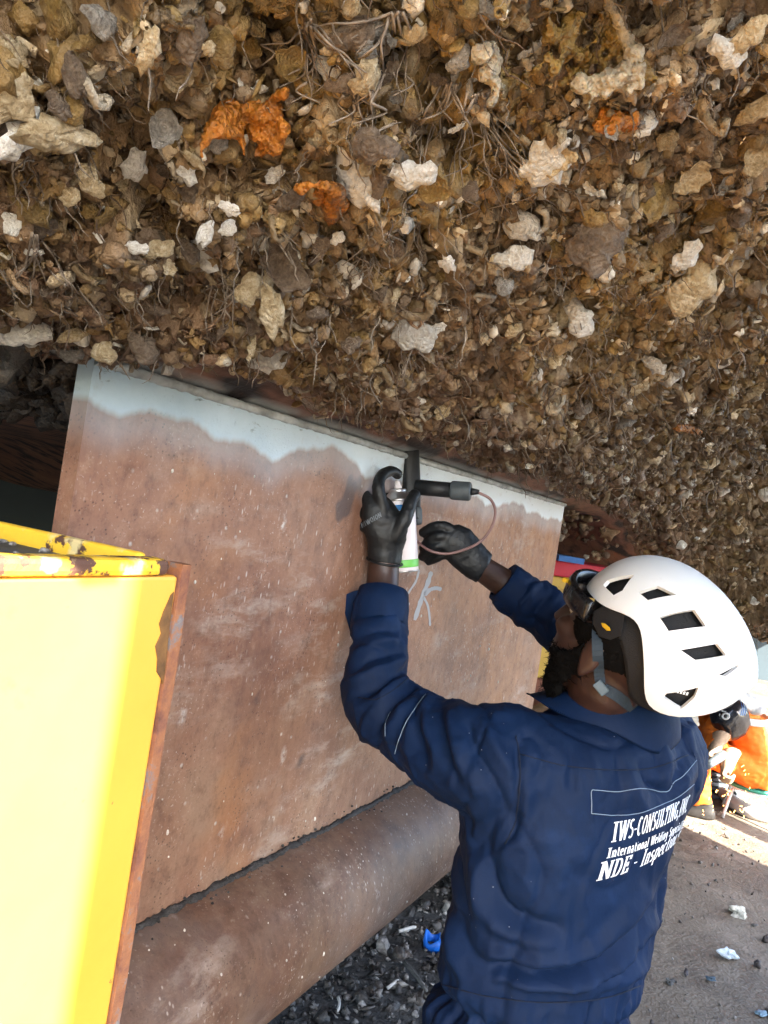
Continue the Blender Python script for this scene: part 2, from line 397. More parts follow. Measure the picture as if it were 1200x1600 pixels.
# ---- growth: mud base
def grow_t(s, p):
    """thickness of the growth on the hull"""
    edge = 0.684 - 0.016*sstep(0.9, 1.2, s) - 0.010*np.sin(s*3.1) - 0.010*np.sin(s*9.7+1) - 0.006*np.sin(s*31) + 0.02*sstep(1.9, 2.4, s) + 0.06*(1-sstep(0.55, 0.75, s))
    t = 0.05*sstep(0.0, 0.2, edge-p) + 0.016*sstep(-0.004, 0.03, edge-p)
    return np.where(p < edge, t, -0.02)
def m_growth(name, wet=0.5):
    n = NT(name); t = n.attr('tint'); a = n.noise(45, 5, 0.65); b = n.noise(170, 4, 0.6); c = n.noise(9, 3)
    col = n.mix(n.mr(a, 0.42, 0.62, 0, 0.75), t, n.mix(0.6, t, (0.055, 0.034, 0.018, 1)))
    col = n.mix(n.mr(b, 0.56, 0.7, 0, 0.45), col, n.mix(0.5, t, (0.34, 0.27, 0.19, 1)))
    col = n.mix(n.mr(c, 0.5, 0.7, 0, 0.35), col, (0.075, 0.05, 0.035, 1))
    n.bump(n.math('ADD', n.math('MULTIPLY', a, 0.6), n.math('MULTIPLY', b, 0.5)), 1.0, 0.008)
    return n.done(col, n.mr(a, 0.35, 0.65, 0.25, 0.75), 0, wet)
M['growth'] = m_growth('mud_and_growth')
PAL = dict(mud=(0.11, 0.073, 0.042), red=(0.17, 0.10, 0.068), ochre=(0.31, 0.205, 0.055), olive=(0.22, 0.165, 0.06), tan=(0.35, 0.245, 0.135),
           grey=(0.16, 0.148, 0.135), cream=(0.5, 0.41, 0.285), white=(0.74, 0.72, 0.67), dark=(0.028, 0.021, 0.016), rust=(0.3, 0.11, 0.015))
def zone_cols(P, s, p, gen):
    """one colour for each piece, by patches"""
    n1 = nz(P, 3.5, 3.0); n2 = nz(P, 7.0, 11.0); u = gen.random(len(P)); out = np.zeros((len(P), 3))
    near = np.clip(1.6 - np.hypot(P[:, 0], P[:, 1]), 0, 1)
    for i in range(len(P)):
        o = max(0, 0.34 + 0.9*n1[i]) * (0.4+near[i])
        w = dict(mud=0.36, red=0.16 + 0.2*sstep(0.3, 0.6, p[i]), ochre=o, olive=0.12+0.5*o, tan=0.30, grey=0.07+max(0, -0.3*n1[i]), cream=0.14+max(0, 0.12*n2[i]), white=0.095+max(0, 0.07*n2[i]), dark=0.15)
        tot = sum(w.values()); r = u[i]*tot
        for k, v in w.items():
            r -= v
            if r <= 0: break
        out[i] = PAL[k]
    n3 = nz(P, 5.5, 17.0); n4 = nz(P, 11.0, 23.0); C_ = lambda k: np.array(PAL[k])[None]
    reg = C_('mud')*1.25 + (C_('tan')*0.75-C_('mud')*1.25)*np.clip(0.45+1.1*n3, 0, 1)[:, None]
    k = np.clip(0.52+1.2*n1, 0, 1)[:, None]*(0.35+0.65*near[:, None]); reg = reg*(1-0.75*k) + 0.75*k*C_('ochre')*0.95
    k = (sstep(0.3, 0.62, p)*0.75)[:, None]; reg = reg*(1-k) + k*C_('red')*1.05
    reg = reg*(1+0.5*np.clip(n4, -1, 1))[:, None]
    pale = (out.max(1) > 0.45)[:, None]; out = np.where(pale, out, 0.42*out + 0.58*reg)
    return out * (0.85 + 0.6*gen.random((len(P), 1)))
def col4(c): return np.concatenate([c, np.ones((len(c), 1))], 1)
def relief(base, t):
    n1 = fbm(base, 9, 3); n2 = fbm(base, 27, 4, 5.0); r = -np.clip(-nz(base, 15, 8.0)-0.18, 0, 1)
    return np.clip(t/0.05, 0, 1)*(0.03*n1 + 0.015*n2 + 0.12*r)
def make_growth_base():
    """one fused crust: lumps, craters of old barnacles, crevices between clumps"""
    ss = [-0.45]
    while ss[-1] < 6.0: ss.append(ss[-1] + (0.03 if ss[-1] < -0.1 else np.clip(0.0034 + 0.0052*max(0, ss[-1]-0.75), 0.0034, 0.035)))
    ss = np.array(ss); ps = np.concatenate([np.linspace(-0.6, -0.13, 16), np.arange(-0.12, 0.77, 0.0042)])
    S, Pq = np.meshgrid(ss, ps, indexing='ij'); s, p = S.ravel(), Pq.ravel()
    base = S2W(s, p, hull_z(s, p)); t = grow_t(s, p); k = np.clip(t/0.05, 0, 1)
    wob = base + 0.006*np.stack([nz(base, 60, 1.0), nz(base, 60, 4.0), nz(base, 60, 8.0)], 1)
    def cells(scale):
        f1 = np.empty(len(wob)); f2 = np.empty(len(wob)); idn = np.empty(len(wob))
        for i, q in enumerate(wob):
            d, pts = mnoise.voronoi(Vector(q)*scale); f1[i], f2[i] = d[0], d[1]; c = pts[0]; idn[i] = (math.sin(c.x*12.9+c.y*78.2+c.z*37.7)*43758.5) % 1.0
        return f1, f2, idn
    a1, a2, ai = cells(34.0); b1, b2, bi = cells(80.0)
    cup = lambda d: np.exp(-((d-0.34)/0.13)**2) - 1.15*np.exp(-(d/0.22)**2)
    dsp = 0.010*cup(a1)*(ai > 0.45) + 0.007*(0.45-a1)*(ai <= 0.45) - 0.011*np.exp(-(a2-a1)/0.09) + 0.0045*cup(b1)*(bi > 0.4) + 0.004*(0.4-b1)*(bi <= 0.4) - 0.004*np.exp(-(b2-b1)/0.1)
    d = t + np.where(t > 0, relief(base, t) + k*(dsp + 0.007), 0)
    side = 0.005*np.stack([nz(base, 45, 31.0), nz(base, 45, 35.0), nz(base, 45, 39.0)], 1)*k[:, None]
    V = base + NDOWN*d[:, None] + side
    gen = np.random.default_rng(9); c = np.zeros((len(V), 3)); C_ = lambda n_: np.array(PAL[n_])[None]
    n1 = nz(base, 3.5, 3.0); n3 = nz(base, 5.5, 17.0); n4 = nz(base, 40, 7.0); near = np.clip(1.6-np.hypot(base[:, 0], base[:, 1]), 0, 1)
    c = C_('mud')*1.3 + (C_('tan')*0.8-C_('mud')*1.3)*np.clip(0.4+1.1*n3+0.5*(ai-0.5), 0, 1)[:, None]
    q = np.clip(0.52+1.2*n1, 0, 1)[:, None]*(0.35+0.65*near[:, None]); c = c*(1-0.75*q) + 0.75*q*C_('ochre')*0.95
    q = (sstep(0.3, 0.62, p)*0.75)[:, None]; c = c*(1-q) + q*C_('red')*1.05
    c *= (0.8 + 0.7*ai*0.6 + 0.35*bi + 0.3*n4)[:, None]
    q = (((ai > 0.9) & (a1 < 0.5)) | ((bi > 0.93) & (b1 < 0.5)))[:, None]*0.8; c = c*(1-q) + q*C_('cream')*0.9
    F = grid_faces(len(ss), len(ps))
    o = obj('mud_crust', V, F, M['growth'], hull, col=col4(np.clip(c, 0.005, 1))); o['kind'] = 'stuff'
    return BVHTree.FromPolygons([tuple(q) for q in V], F.tolist())
GB = make_growth_base()
CAMP = Vector((0, 0, CAM_Z))
def hit_growth(x, y):
    d = pdir(x, y).normalized(); h = GB.ray_cast(CAMP, d)
    return h[0]

# ---- growth: thousands of small shells, barnacles, lumps (too many to count)
def rot_batch(nrm, spin):
    """rotation matrices whose z axis is nrm"""
    z = nrm/np.linalg.norm(nrm, axis=1, keepdims=True)
    a = np.where(np.abs(z[:, 2:3]) < 0.9, np.array([[0, 0, 1.0]]), np.array([[1.0, 0, 0]]))
    x = np.cross(a, z); x /= np.linalg.norm(x, axis=1, keepdims=True); y = np.cross(z, x)
    cs, sn = np.cos(spin)[:, None], np.sin(spin)[:, None]
    X = x*cs + y*sn; Y = -x*sn + y*cs
    return np.stack([X, Y, z], -1)
def tri(faces):
    out = []
    for f in faces:
        for i in range(1, len(f)-1): out.append((f[0], f[i], f[i+1]))
    return np.array(out, np.int32)
def t_shell(g, seg=8, frill=0.3):
    v = [(0, 0, 0.32)]; f = []
    lob = 1 + 0.28*np.sin(np.arange(seg)*2*math.pi/seg*1.0 + g.random()*6) + frill*(g.random(seg)-0.5)
    for ring, (r, z) in enumerate([(0.5, 0.24), (1.0, 0.0)]):
        for k in range(seg):
            a = 2*math.pi*k/seg; rr = r*(lob[k] if ring else 0.5+0.5*lob[k])
            v.append((rr*math.cos(a), 0.78*rr*math.sin(a), z + (0.3*(g.random()-0.5) if ring else 0.08*(g.random()-0.5))))
    for k in range(seg):
        f.append((0, 1+k, 1+(k+1) % seg)); f.append((1+k, 1+seg+k, 1+seg+(k+1) % seg, 1+(k+1) % seg))
    # underside lip
    for k in range(seg):
        q = v[1+seg+k]; v.append((q[0]*0.86, q[1]*0.86, q[2]-0.14))
    for k in range(seg): f.append((1+seg+k, 1+2*seg+k, 1+2*seg+(k+1) % seg, 1+seg+(k+1) % seg))
    v.append((0, 0, 0.12)); c = len(v)-1
    for k in range(seg): f.append((1+2*seg+k, c, 1+2*seg+(k+1) % seg))
    return np.array(v), tri(f)
def t_barn(g, seg=8):
    v = []; f = []; prof = [(1.0, 0), (0.72, 0.7), (0.5, 1.0), (0.36, 0.85), (0.26, 0.2)]
    for r, z in prof:
        for k in range(seg):
            a = 2*math.pi*k/seg; rr = r*(0.85+0.3*g.random()); v.append((rr*math.cos(a), rr*math.sin(a), z*(0.9+0.25*g.random())))
    for i in range(len(prof)-1):
        for k in range(seg): f.append((i*seg+k, i*seg+(k+1) % seg, (i+1)*seg+(k+1) % seg, (i+1)*seg+k))
    f.append(tuple((len(prof)-1)*seg+k for k in range(seg)))
    return np.array(v), tri(f)
def t_lump(g):
    mb = MB().ball((0, 0, 0), 1.0, 7, 6); V = np.array([tuple(q) for q in mb.v]); o_ = g.random()*50
    V = V*(0.9+0.75*nz(V, 1.6, o_)[:, None]+0.6*nz(V, 3.7, o_+9)[:, None]) * np.array([1, 0.8+0.3*g.random(), 0.7+0.5*g.random()]); return V, tri(mb.f)
def t_shard(g):
    n = 6; v = []; f = []
    for k in range(n):
        a = 2*math.pi*k/n; r = 0.5+0.7*g.random(); v.append((r*math.cos(a), 0.55*r*math.sin(a), 0.05+0.3*g.random()))
    v += [(q[0]*0.95, q[1]*0.95, q[2]-0.16) for q in v]
    f = [tuple(range(n)), tuple(range(2*n-1, n-1, -1))] + [(k, n+k, n+(k+1) % n, (k+1) % n) for k in range(n)]
    return np.array(v), tri(f)
def t_strand(g):
    mb = MB(); x, y = 0.0, 0.0; pts = [(0, 0, -0.3)]
    for i in range(1, 7):
        x += (g.random()-0.5)*0.5; y += (g.random()-0.5)*0.5; pts.append((x, y, i*0.42))
    mb.tube(pts, [0.07, 0.07, 0.06, 0.05, 0.045, 0.035, 0.015], 4); return np.array([tuple(q) for q in mb.v]), tri(mb.f)
def t_worm(g):
    mb = MB(); a = g.random()*6; pts = []
    for i in range(7):
        a += g.normal()*0.5+0.5; pts.append((1.2*math.cos(a)+0.25*i*g.normal()*0.3, 1.2*math.sin(a), 0.25*i+0.2*g.random()))
    mb.tube(pts, [0.34, 0.36, 0.35, 0.33, 0.32, 0.34, 0.38], 5); return np.array([tuple(q) for q in mb.v]), tri(mb.f)
def scatter(name, n, templates, size, spread, sr_, pr_, gen, mat, push=0.0, down=0.0, palette=None, parent=None, zfun=None, flat=False):
    """stuff: n pieces on the growth"""
    s = gen.uniform(*sr_, n*9); p = gen.uniform(*pr_, n*9)
    d = np.hypot(S2W(s, p, 0)[:, 0], S2W(s, p, 0)[:, 1]); keep = gen.random(n*9) < np.clip(0.62/np.maximum(d, 0.3), 0, 1)**1.7
    s, p = s[keep][:n], p[keep][:n]; t = grow_t(s, p)
    if zfun is None:
        ok = (t > 0) & (gen.random(len(s)) < np.clip(t/0.03, 0.12, 1)); s, p, t = s[ok], p[ok], t[ok]
        base = S2W(s, p, hull_z(s, p))
        dd = t + relief(base, t) + 0.006 + push*(gen.random(len(s))-0.45)
        P = base + NDOWN*dd[:, None]
    else: P = zfun(s, p)
    m = len(P)
    cols = zone_cols(P, s, p, gen) if palette is None else np.array(palette)[gen.integers(0, len(palette), m)]*(0.8+0.4*gen.random((m, 1)))
    nr = NDOWN[None] + spread*gen.normal(size=(m, 3)) + np.array([[0, 0, -down]])
    Rm = rot_batch(nr, gen.uniform(0, 6.28, m)); sz = size*np.exp(0.45*gen.normal(size=m)); sz = np.clip(sz, size*0.35, size*2.6)
    sz *= (np.clip(0.55 + t/0.06, 0.4, 1.2)*np.clip(0.62+0.5*np.hypot(P[:, 0], P[:, 1]), 0.8, 2.2)) if zfun is None else 1
    which = gen.integers(0, len(templates), m); Vs, Fs, Cs = [], [], []; off = 0
    for ti, (tv, tf) in enumerate(templates):
        ix = np.where(which == ti)[0]
        if not len(ix): continue
        V = np.einsum('nij,vj->nvi', Rm[ix], tv)*sz[ix][:, None, None] + P[ix][:, None]
        F = tf[None] + (np.arange(len(ix))*len(tv))[:, None, None] + off; off += len(ix)*len(tv)
        shade = (0.85+0.3*gen.random((len(ix), len(tv), 1)))
        Vs.append(V.reshape(-1, 3)); Fs.append(F.reshape(-1, 3)); Cs.append((cols[ix][:, None]*shade).reshape(-1, 3))
    o = obj(name, np.concatenate(Vs), np.concatenate(Fs).astype(np.int32), mat, parent or hull, smooth=not flat, col=col4(np.concatenate(Cs)))
    o['kind'] = 'stuff'; return o
g = np.random.default_rng(3)
SR, PR = (-0.1, 5.6), (-0.12, 0.75)
scatter('small_oysters', 9000, [t_shell(g) for _ in range(12)], 0.0056, 0.8, SR, PR, g, M['growth'], push=0.012)
scatter('barnacles', 6500, [t_barn(g, 7) for _ in range(6)], 0.0042, 0.5, SR, PR, g, M['growth'], push=0.011)
scatter('mud_lumps', 7000, [t_lump(g) for _ in range(10)], 0.0055, 0.8, SR, PR, g, M['growth'], push=0.012)
scatter('shell_shards', 9000, [t_shard(g) for _ in range(10)], 0.0050, 0.9, SR, PR, g, M['growth'], push=0.017, flat=True)
scatter('worm_tubes', 1500, [t_worm(g) for _ in range(8)], 0.0045, 0.9, SR, PR, g, M['growth'], push=0.016, palette=[(0.3, 0.23, 0.14), (0.42, 0.37, 0.29), (0.17, 0.12, 0.06)])
scatter('hair_weed', 9000, [t_strand(g) for _ in range(8)], 0.0062, 0.7, SR, PR, g, M['growth'], push=0.016, down=0.6,
        palette=[(0.15, 0.11, 0.075), (0.2, 0.165, 0.13), (0.1, 0.06, 0.035), (0.24, 0.2, 0.16)])
# growth hanging in the dark behind the plate
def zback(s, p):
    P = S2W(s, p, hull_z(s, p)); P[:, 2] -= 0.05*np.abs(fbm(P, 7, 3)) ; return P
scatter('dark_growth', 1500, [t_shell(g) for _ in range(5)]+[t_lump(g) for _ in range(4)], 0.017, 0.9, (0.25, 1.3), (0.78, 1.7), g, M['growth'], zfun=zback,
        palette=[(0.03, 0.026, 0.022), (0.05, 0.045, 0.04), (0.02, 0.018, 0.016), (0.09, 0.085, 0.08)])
scatter('far_growth', 1300, [t_shell(g) for _ in range(5)]+[t_lump(g) for _ in range(4)], 0.017, 0.9, (2.5, 5.0), (0.76, 1.8), g, M['growth'], zfun=zback)

# ---- growth: single shells one can pick out
def m_shell(name, lo, mid, hi, wet=0.5, mud=0.7):
    n = NT(name); oi = n.new('ShaderNodeObjectInfo'); a = n.noise(2.2, 5, 0.65); b = n.noise(7, 5, 0.65)
    x, y, z = n.sep(); rad = n.math('SQRT', n.math('ADD', n.math('MULTIPLY', x, x), n.math('MULTIPLY', y, y)))
    rings = n.math('SINE', n.math('MULTIPLY', n.math('ADD', rad, n.math('MULTIPLY', a, 0.35)), 26.0))
    col = n.ramp(a, [(0.3, lo), (0.5, mid), (0.68, hi)])
    col = n.mix(n.math('MULTIPLY', n.mr(rings, 0.2, 1, 0, 0.4), n.mr(b, 0.4, 0.6)), col, lo+(1,) if len(lo) == 3 else lo)
    col = n.mix(n.mr(b, 0.55, 0.72, 0, mud), col, (0.11, 0.075, 0.045, 1))
    hs = n.new('ShaderNodeHueSaturation'); n.put(hs.inputs['Color'], col); n.put(hs.inputs['Value'], n.mr(oi.outputs['Random'], 0, 1, 0.7, 1.15))
    n.bump(n.math('ADD', n.math('MULTIPLY', rings, 0.1), b), 0.55, 0.07)
    return n.done(hs.outputs[0], n.mr(b, 0.35, 0.65, 0.35, 0.7), 0, wet)
SHM = dict(white=m_shell('white_shell', (0.5, 0.47, 0.42), (0.72, 0.71, 0.68), (0.8, 0.8, 0.79), mud=0.3),
           cream=m_shell('cream_shell', (0.28, 0.2, 0.1), (0.5, 0.4, 0.25), (0.66, 0.58, 0.43), mud=0.5),
           ochre=m_shell('ochre_shell', (0.12, 0.07, 0.02), (0.23, 0.15, 0.045), (0.36, 0.26, 0.12)),
           brown=m_shell('muddy_shell', (0.07, 0.048, 0.034), (0.145, 0.105, 0.073), (0.24, 0.185, 0.135)),
           grey=m_shell('grey_shell', (0.13, 0.12, 0.11), (0.27, 0.255, 0.235), (0.42, 0.4, 0.37)))
def shell_mesh(seed, seg=24, rings=9, elong=0.75, frill=0.2, cup=0.35, ridges=0):
    q = np.random.default_rng(seed); mb = MB(); top = []; 
    ph = q.random(4)*6.28
    def rr(a): return 1 + 0.16*math.sin(a+ph[0]) + 0.13*math.sin(2*a+ph[1]) + 0.1*math.sin(3*a+ph[3]) + 0.07*math.sin(5*a+ph[2])
    jag = (q.random(seg)-0.5)*frill
    V = []; F = []
    for side in (0, 1):
        for i in range(rings+1):
            r = i/rings
            for k in range(seg):
                a = 2*math.pi*k/seg; R0 = r*(rr(a) + jag[k]*r*r)
                z = cup*(1-r*r) + 0.14*r*r*math.sin(7*a+ph[3]) + (0.05*((k % 2)*2-1)*r if ridges else 0) + 0.035*(1-((r*5+0.3*math.sin(2*a+ph[2])) % 1.0))*(r > 0.15) + 0.02*math.sin(13*a+9*r)*r
                if side: z -= 0.03 + 0.09*(1-r)
                x, y = R0*math.cos(a) + 0.25*r, R0*math.sin(a)*elong
                V.append((x, y, z))
    n1 = (rings+1)*seg
    for i in range(rings):
        for k in range(seg):
            a, b, c, d = i*seg+k, i*seg+(k+1) % seg, (i+1)*seg+(k+1) % seg, (i+1)*seg+k
            F.append((a, d, c, b)); F.append((n1+a, n1+b, n1+c, n1+d))
    for k in range(seg):
        a, b = rings*seg+k, rings*seg+(k+1) % seg; F.append((a, n1+a, n1+b, b))
    me = bpy.data.meshes.new('oyster_shell'); me.from_pydata(V, [], F); me.update()
    me.polygons.foreach_set('use_smooth', np.ones(len(me.polygons), bool)); return me
SHELLS = {}
for k in SHM:
    SHELLS[k] = []
    for i in range(6):
        me = shell_mesh(hash_ := (11*i + 97*list(SHM).index(k)), elong=(0.62, 0.9, 0.75, 0.55, 0.85, 0.7)[i], ridges=i % 2, cup=(0.35, 0.25, 0.5, 0.3, -0.3, 0.4)[i])
        me.materials.append(SHM[k]); SHELLS[k].append(me)
HINV = wmat(hull).inverted()
def place_shell(kind, var, pos, normal, size, spin, squash=1.0):
    o = bpy.data.objects.new('oyster_shell', SHELLS[kind][var % 6]); COL.objects.link(o); o.parent = hull
    q = Vector(normal).to_track_quat('Z', 'Y').to_matrix() @ Matrix.Rotation(spin, 3, 'Z')
    o.matrix_local = HINV @ (Matrix.Translation(pos) @ q.to_4x4() @ Matrix.Diagonal((size, size*squash, size, 1)))
    return o
HERO = [  # picture x, y, half size in picture, kind, variant, tilt
 (8, 140, 46, 'cream', 1), (70, 190, 52, 'cream', 3), (20, 205, 34, 'white', 0), (548, 262, 40, 'white', 0), (575, 215, 42, 'brown', 2), (628, 262, 30, 'white', 3), (840, 236, 33, 'white', 1), (862, 240, 26, 'cream', 4),
 (290, 264, 16, 'white', 2), (1088, 420, 44, 'cream', 5), (1062, 402, 26, 'white', 3), (878, 482, 30, 'cream', 0), (900, 480, 22, 'white', 2), (925, 372, 58, 'brown', 1), (1030, 287, 32, 'ochre', 1),
 (1083, 272, 27, 'cream', 4), (392, 445, 24, 'cream', 1), (425, 468, 36, 'cream', 3), (430, 395, 48, 'brown', 4), (410, 552, 26, 'white', 1), (35, 510, 32, 'white', 0), (20, 535, 28, 'cream', 3),
 (1025, 570, 17, 'white', 3), (1125, 62, 22, 'white', 2), (1160, 50, 30, 'cream', 0), (1170, 165, 30, 'cream', 3), (655, 510, 26, 'white', 1), (676, 508, 10, 'white', 4), (975, 652, 22, 'grey', 2),
 (810, 345, 24, 'white', 5), (1182, 608, 18, 'cream', 3), (145, 280, 24, 'cream', 5), (105, 290, 17, 'cream', 2), (5, 345, 15, 'white', 1), (185, 108, 24, 'cream', 0), (120, 120, 40, 'brown', 3),
 (80, 145, 30, 'brown', 0), (255, 185, 34, 'grey', 4), (213, 240, 20, 'white', 2), (275, 100, 26, 'cream', 4), (338, 57, 20, 'ochre', 1), (460, 88, 20, 'ochre', 4), (388, 62, 14, 'ochre', 1), (615, 140, 15, 'grey', 4),
 (695, 400, 17, 'white', 3), (788, 395, 22, 'white', 2), (783, 440, 20, 'grey', 1), (920, 330, 20, 'ochre', 2), (1010, 350, 30, 'ochre', 5), (1035, 350, 22, 'brown', 2), (965, 230, 21, 'brown', 1),
 (950, 195, 15, 'grey', 4), (1005, 180, 20, 'white', 5), (920, 230, 13, 'cream', 1), (1100, 180, 14, 'white', 2), (1130, 90, 26, 'brown', 3), (225, 540, 34, 'brown', 2), (110, 545, 24, 'grey', 1), (105, 515, 20, 'cream', 3),
 (165, 540, 20, 'cream', 2), (545, 530, 20, 'brown', 1), (590, 590, 14, 'cream', 3), (690, 635, 14, 'cream', 4), (900, 630, 20, 'brown', 0), (905, 640, 12, 'white', 2), (755, 580, 16, 'brown', 2), (1005, 590, 18, 'cream', 5),
 (860, 560, 14, 'cream', 2), (1070, 560, 14, 'grey', 3), (1140, 450, 16, 'grey', 4), (500, 370, 20, 'brown', 4), (520, 365, 10, 'white', 2), (300, 390, 26, 'brown', 3), (215, 445, 18, 'cream', 1), (205, 375, 14, 'white', 3),
 (320, 60, 12, 'cream', 2), (665, 285, 20, 'ochre', 4), (730, 290, 18, 'brown', 1), (500, 480, 26, 'brown', 0), (355, 345, 12, 'white', 5), (350, 315, 12, 'white', 1), (170, 400, 12, 'grey', 2), (262, 410, 12, 'cream', 4),
 (930, 130, 26, 'cream', 0), (1040, 215, 16, 'cream', 1), (1000, 120, 22, 'ochre', 3), (1060, 40, 30, 'brown', 4), (1115, 320, 30, 'ochre', 0), (1150, 330, 26, 'brown', 2), (1180, 240, 24, 'cream', 4)]
gg = np.random.default_rng(5)
n_sh = 0
for x, y, r, kind, var in HERO:
    h = hit_growth(x, max(y, 2))
    if h is None: continue
    dep = h.y; view = (CAMP-h).normalized()
    nrm = (view*1.0 + Vector(NDOWN)*0.6 + Vector(gg.normal(size=3))*0.35).normalized()
    place_shell(kind, var, h + view*0.02 + Vector(NDOWN)*0.006, nrm, r*dep/FPX*(0.8 if kind in ('brown', 'grey') else 1.05 if kind == 'cream' else 1.3), gg.uniform(0, 6.28)); n_sh += 1
while n_sh < 285:
    x, y = gg.uniform(5, 1195), gg.uniform(5, 880); h = hit_growth(x, y)
    if h is None or h.y > 3.2: continue
    p_ = h.dot(DN)
    if p_ > 0.6: continue
    kind = gg.choice(['brown', 'grey', 'cream', 'ochre', 'white'], p=[0.26, 0.07, 0.27, 0.22, 0.18]); view = (CAMP-h).normalized()
    nrm = (view*0.6 + Vector(NDOWN)*0.8 + Vector(gg.normal(size=3))*0.6).normalized()
    place_shell(kind, int(gg.integers(0, 6)), h + Vector(NDOWN)*0.004 + view*0.006, nrm, float(gg.uniform(0.006, 0.0145))*(0.75 if kind == 'white' else 1), gg.uniform(0, 6.28), gg.uniform(0.7, 1)); n_sh += 1

# ---- sponges and weed that stand out
def sponge(pts_px, mat, name, vox=0.0022, lift=0.028, parent=None):
    """pts: (x, y, r) picture blobs joined by bridges when consecutive"""
    mb = MB(); prev = None
    for x, y, r in pts_px:
        if x is None: prev = None; continue
        h = hit_growth(x, max(2, y))
        if h is None: continue
        c = h + (CAMP-h).normalized()*lift; rad = r*h.y/FPX
        mb.ball(c, rad, 10, 8)
        if prev is not None: mb.tube([prev[0], c], [prev[1]*0.8, rad*0.8], 8)
        prev = (c, rad)
    me = remesh(mb, vox, 2); V, Nn = mesh_np(me)
    V += Nn*(0.0045*fbm(V, 55, 4)[:, None] + 0.0025*fbm(V, 160, 2)[:, None]); set_np(me, V)
    return link_mesh(name, me, mat, parent or hull)
def m_sponge(name, c):
    n = NT(name); a = n.noise(70, 6, 0.7); v = n.voro(260); b = n.noise(22, 4, 0.6)
    col = n.mix(n.mr(a, 0.35, 0.62), tuple(x*0.45 for x in c[:3])+(1,), c); col = n.mix(n.mr(v, 0.1, 0.3, 0.8, 0), col, tuple(x*0.22 for x in c[:3])+(1,))
    col = n.mix(n.mr(b, 0.55, 0.7, 0, 0.8), col, (0.1, 0.065, 0.035, 1)); n.bump(n.math('ADD', a, n.math('MULTIPLY', v, 0.6)), 1.0, 0.005)
    n.b.inputs['Subsurface Weight'].default_value = 0.15; n.b.inputs['Subsurface Radius'].default_value = (0.006, 0.003, 0.001)
    return n.done(col, 0.45, 0, 0.5)
M['orange'] = m_sponge('orange_sponge', (0.46, 0.165, 0.015, 1))
M['yellow_sponge'] = m_sponge('yellow_sponge', (0.27, 0.17, 0.04, 1))
M['cream_sponge'] = m_sponge('cream_sponge', (0.55, 0.48, 0.36, 1))
M['weed'] = plain('grey_weed', (0.23, 0.19, 0.155, 1), 0.7, 0.4, 80, 0.6)
tag(sponge([(345, 180, 16), (370, 178, 15), (400, 172, 16), (430, 178, 17), (440, 200, 14), (425, 225, 18), (405, 238, 10), (None, 0, 0), (345, 180, 12), (330, 205, 11), (318, 228, 9), (314, 242, 6), (None, 0, 0), (370, 180, 12), (375, 205, 10), (383, 240, 8),
            (None, 0, 0), (330, 205, 9), (352, 212, 8), (375, 205, 9), (None, 0, 0), (410, 178, 20), (405, 205, 17), (425, 225, 16), (None, 0, 0), (400, 172, 10), (432, 150, 8), (445, 145, 7)], M['orange'], 'sponge'), 'bright orange sponge, largest on the hull')
tag(sponge([(470, 292, 9), (500, 292, 10), (525, 298, 11), (520, 325, 14), (515, 345, 9), (None, 0, 0), (500, 292, 9), (495, 312, 9), (518, 330, 9), (None, 0, 0), (525, 298, 8), (538, 318, 8), (525, 335, 9)], M['orange'], 'sponge'), 'smaller orange sponge')
tag(sponge([(1058, 668, 6), (1072, 668, 8), (1088, 672, 8), (1094, 676, 5)], M['orange'], 'sponge', vox=0.004), 'orange fleck of sponge near the right edge')
tag(sponge([(945, 175, 12), (960, 190, 16), (985, 185, 12), (1000, 195, 10), (935, 195, 12)], M['orange'], 'sponge', lift=0.018), 'rust-orange sponge among shells')
net = []
gn = np.random.default_rng(21)
for k in range(17):
    x, y = gn.uniform(860, 985), gn.uniform(2, 95)
    for j in range(4):
        net.append((x, y, gn.uniform(4, 7.5))); x += gn.uniform(-30, 30); y += gn.uniform(8, 26)
    net.append((None, 0, 0))
sponge(net, M['yellow_sponge'], 'sponge', lift=0.03)
sponge([(955, 5, 12), (968, 30, 13), (975, 60, 11), (988, 82, 13), (998, 105, 10), (975, 115, 13), (955, 125, 14), (930, 130, 14), (905, 132, 12), (None, 0, 0), (955, 125, 11), (945, 150, 9), (None, 0, 0), (930, 130, 9), (922, 158, 6), (920, 168, 5),
        (None, 0, 0), (998, 105, 8), (1000, 130, 8), (985, 142, 8)], M['cream_sponge'], 'sponge', lift=0.034)
sponge([(752, 80, 10), (765, 75, 9), (775, 80, 8), (768, 100, 13), (760, 115, 10), (772, 125, 9), (776, 145, 7), (768, 158, 5), (None, 0, 0), (780, 130, 7), (787, 152, 5)], M['cream_sponge'], 'sponge', lift=0.03)
def weed(px_chains, rad=0.0011):
    mb = MB()
    for ch in px_chains:
        pts = []
        for i, (x, y) in enumerate(ch):
            h = hit_growth(x, max(3, y))
            if h is None: continue
            pts.append(h + (CAMP-h).normalized()*(0.02+0.005*math.sin(i*2.1+x)))
        if len(pts) > 1:
            pts = spline(pts, 4); m = len(pts); mb.tube(pts, [rad*(1.2-0.8*i/m) for i in range(m)], 5)
    return mb.build('weed', M['weed'], hull) if mb.v else None
def branchy(x, y, n, L, seed, spread=0.35, ang=math.pi/2):
    q = np.random.default_rng(seed); out = []
    for _ in range(n):
        a = ang + q.normal()*spread; px, py = x+q.normal()*6, y+q.normal()*4; ch = [(px, py)]
        for j in range(int(4+q.random()*3)):
            a += q.normal()*0.25; px += math.cos(a)*L/5; py += math.sin(a)*L/5; ch.append((px, py))
            if q.random() < 0.25: out.append([(px, py), (px+q.normal()*12, py+14), (px+q.normal()*20, py+32)])
        out.append(ch)
    return out
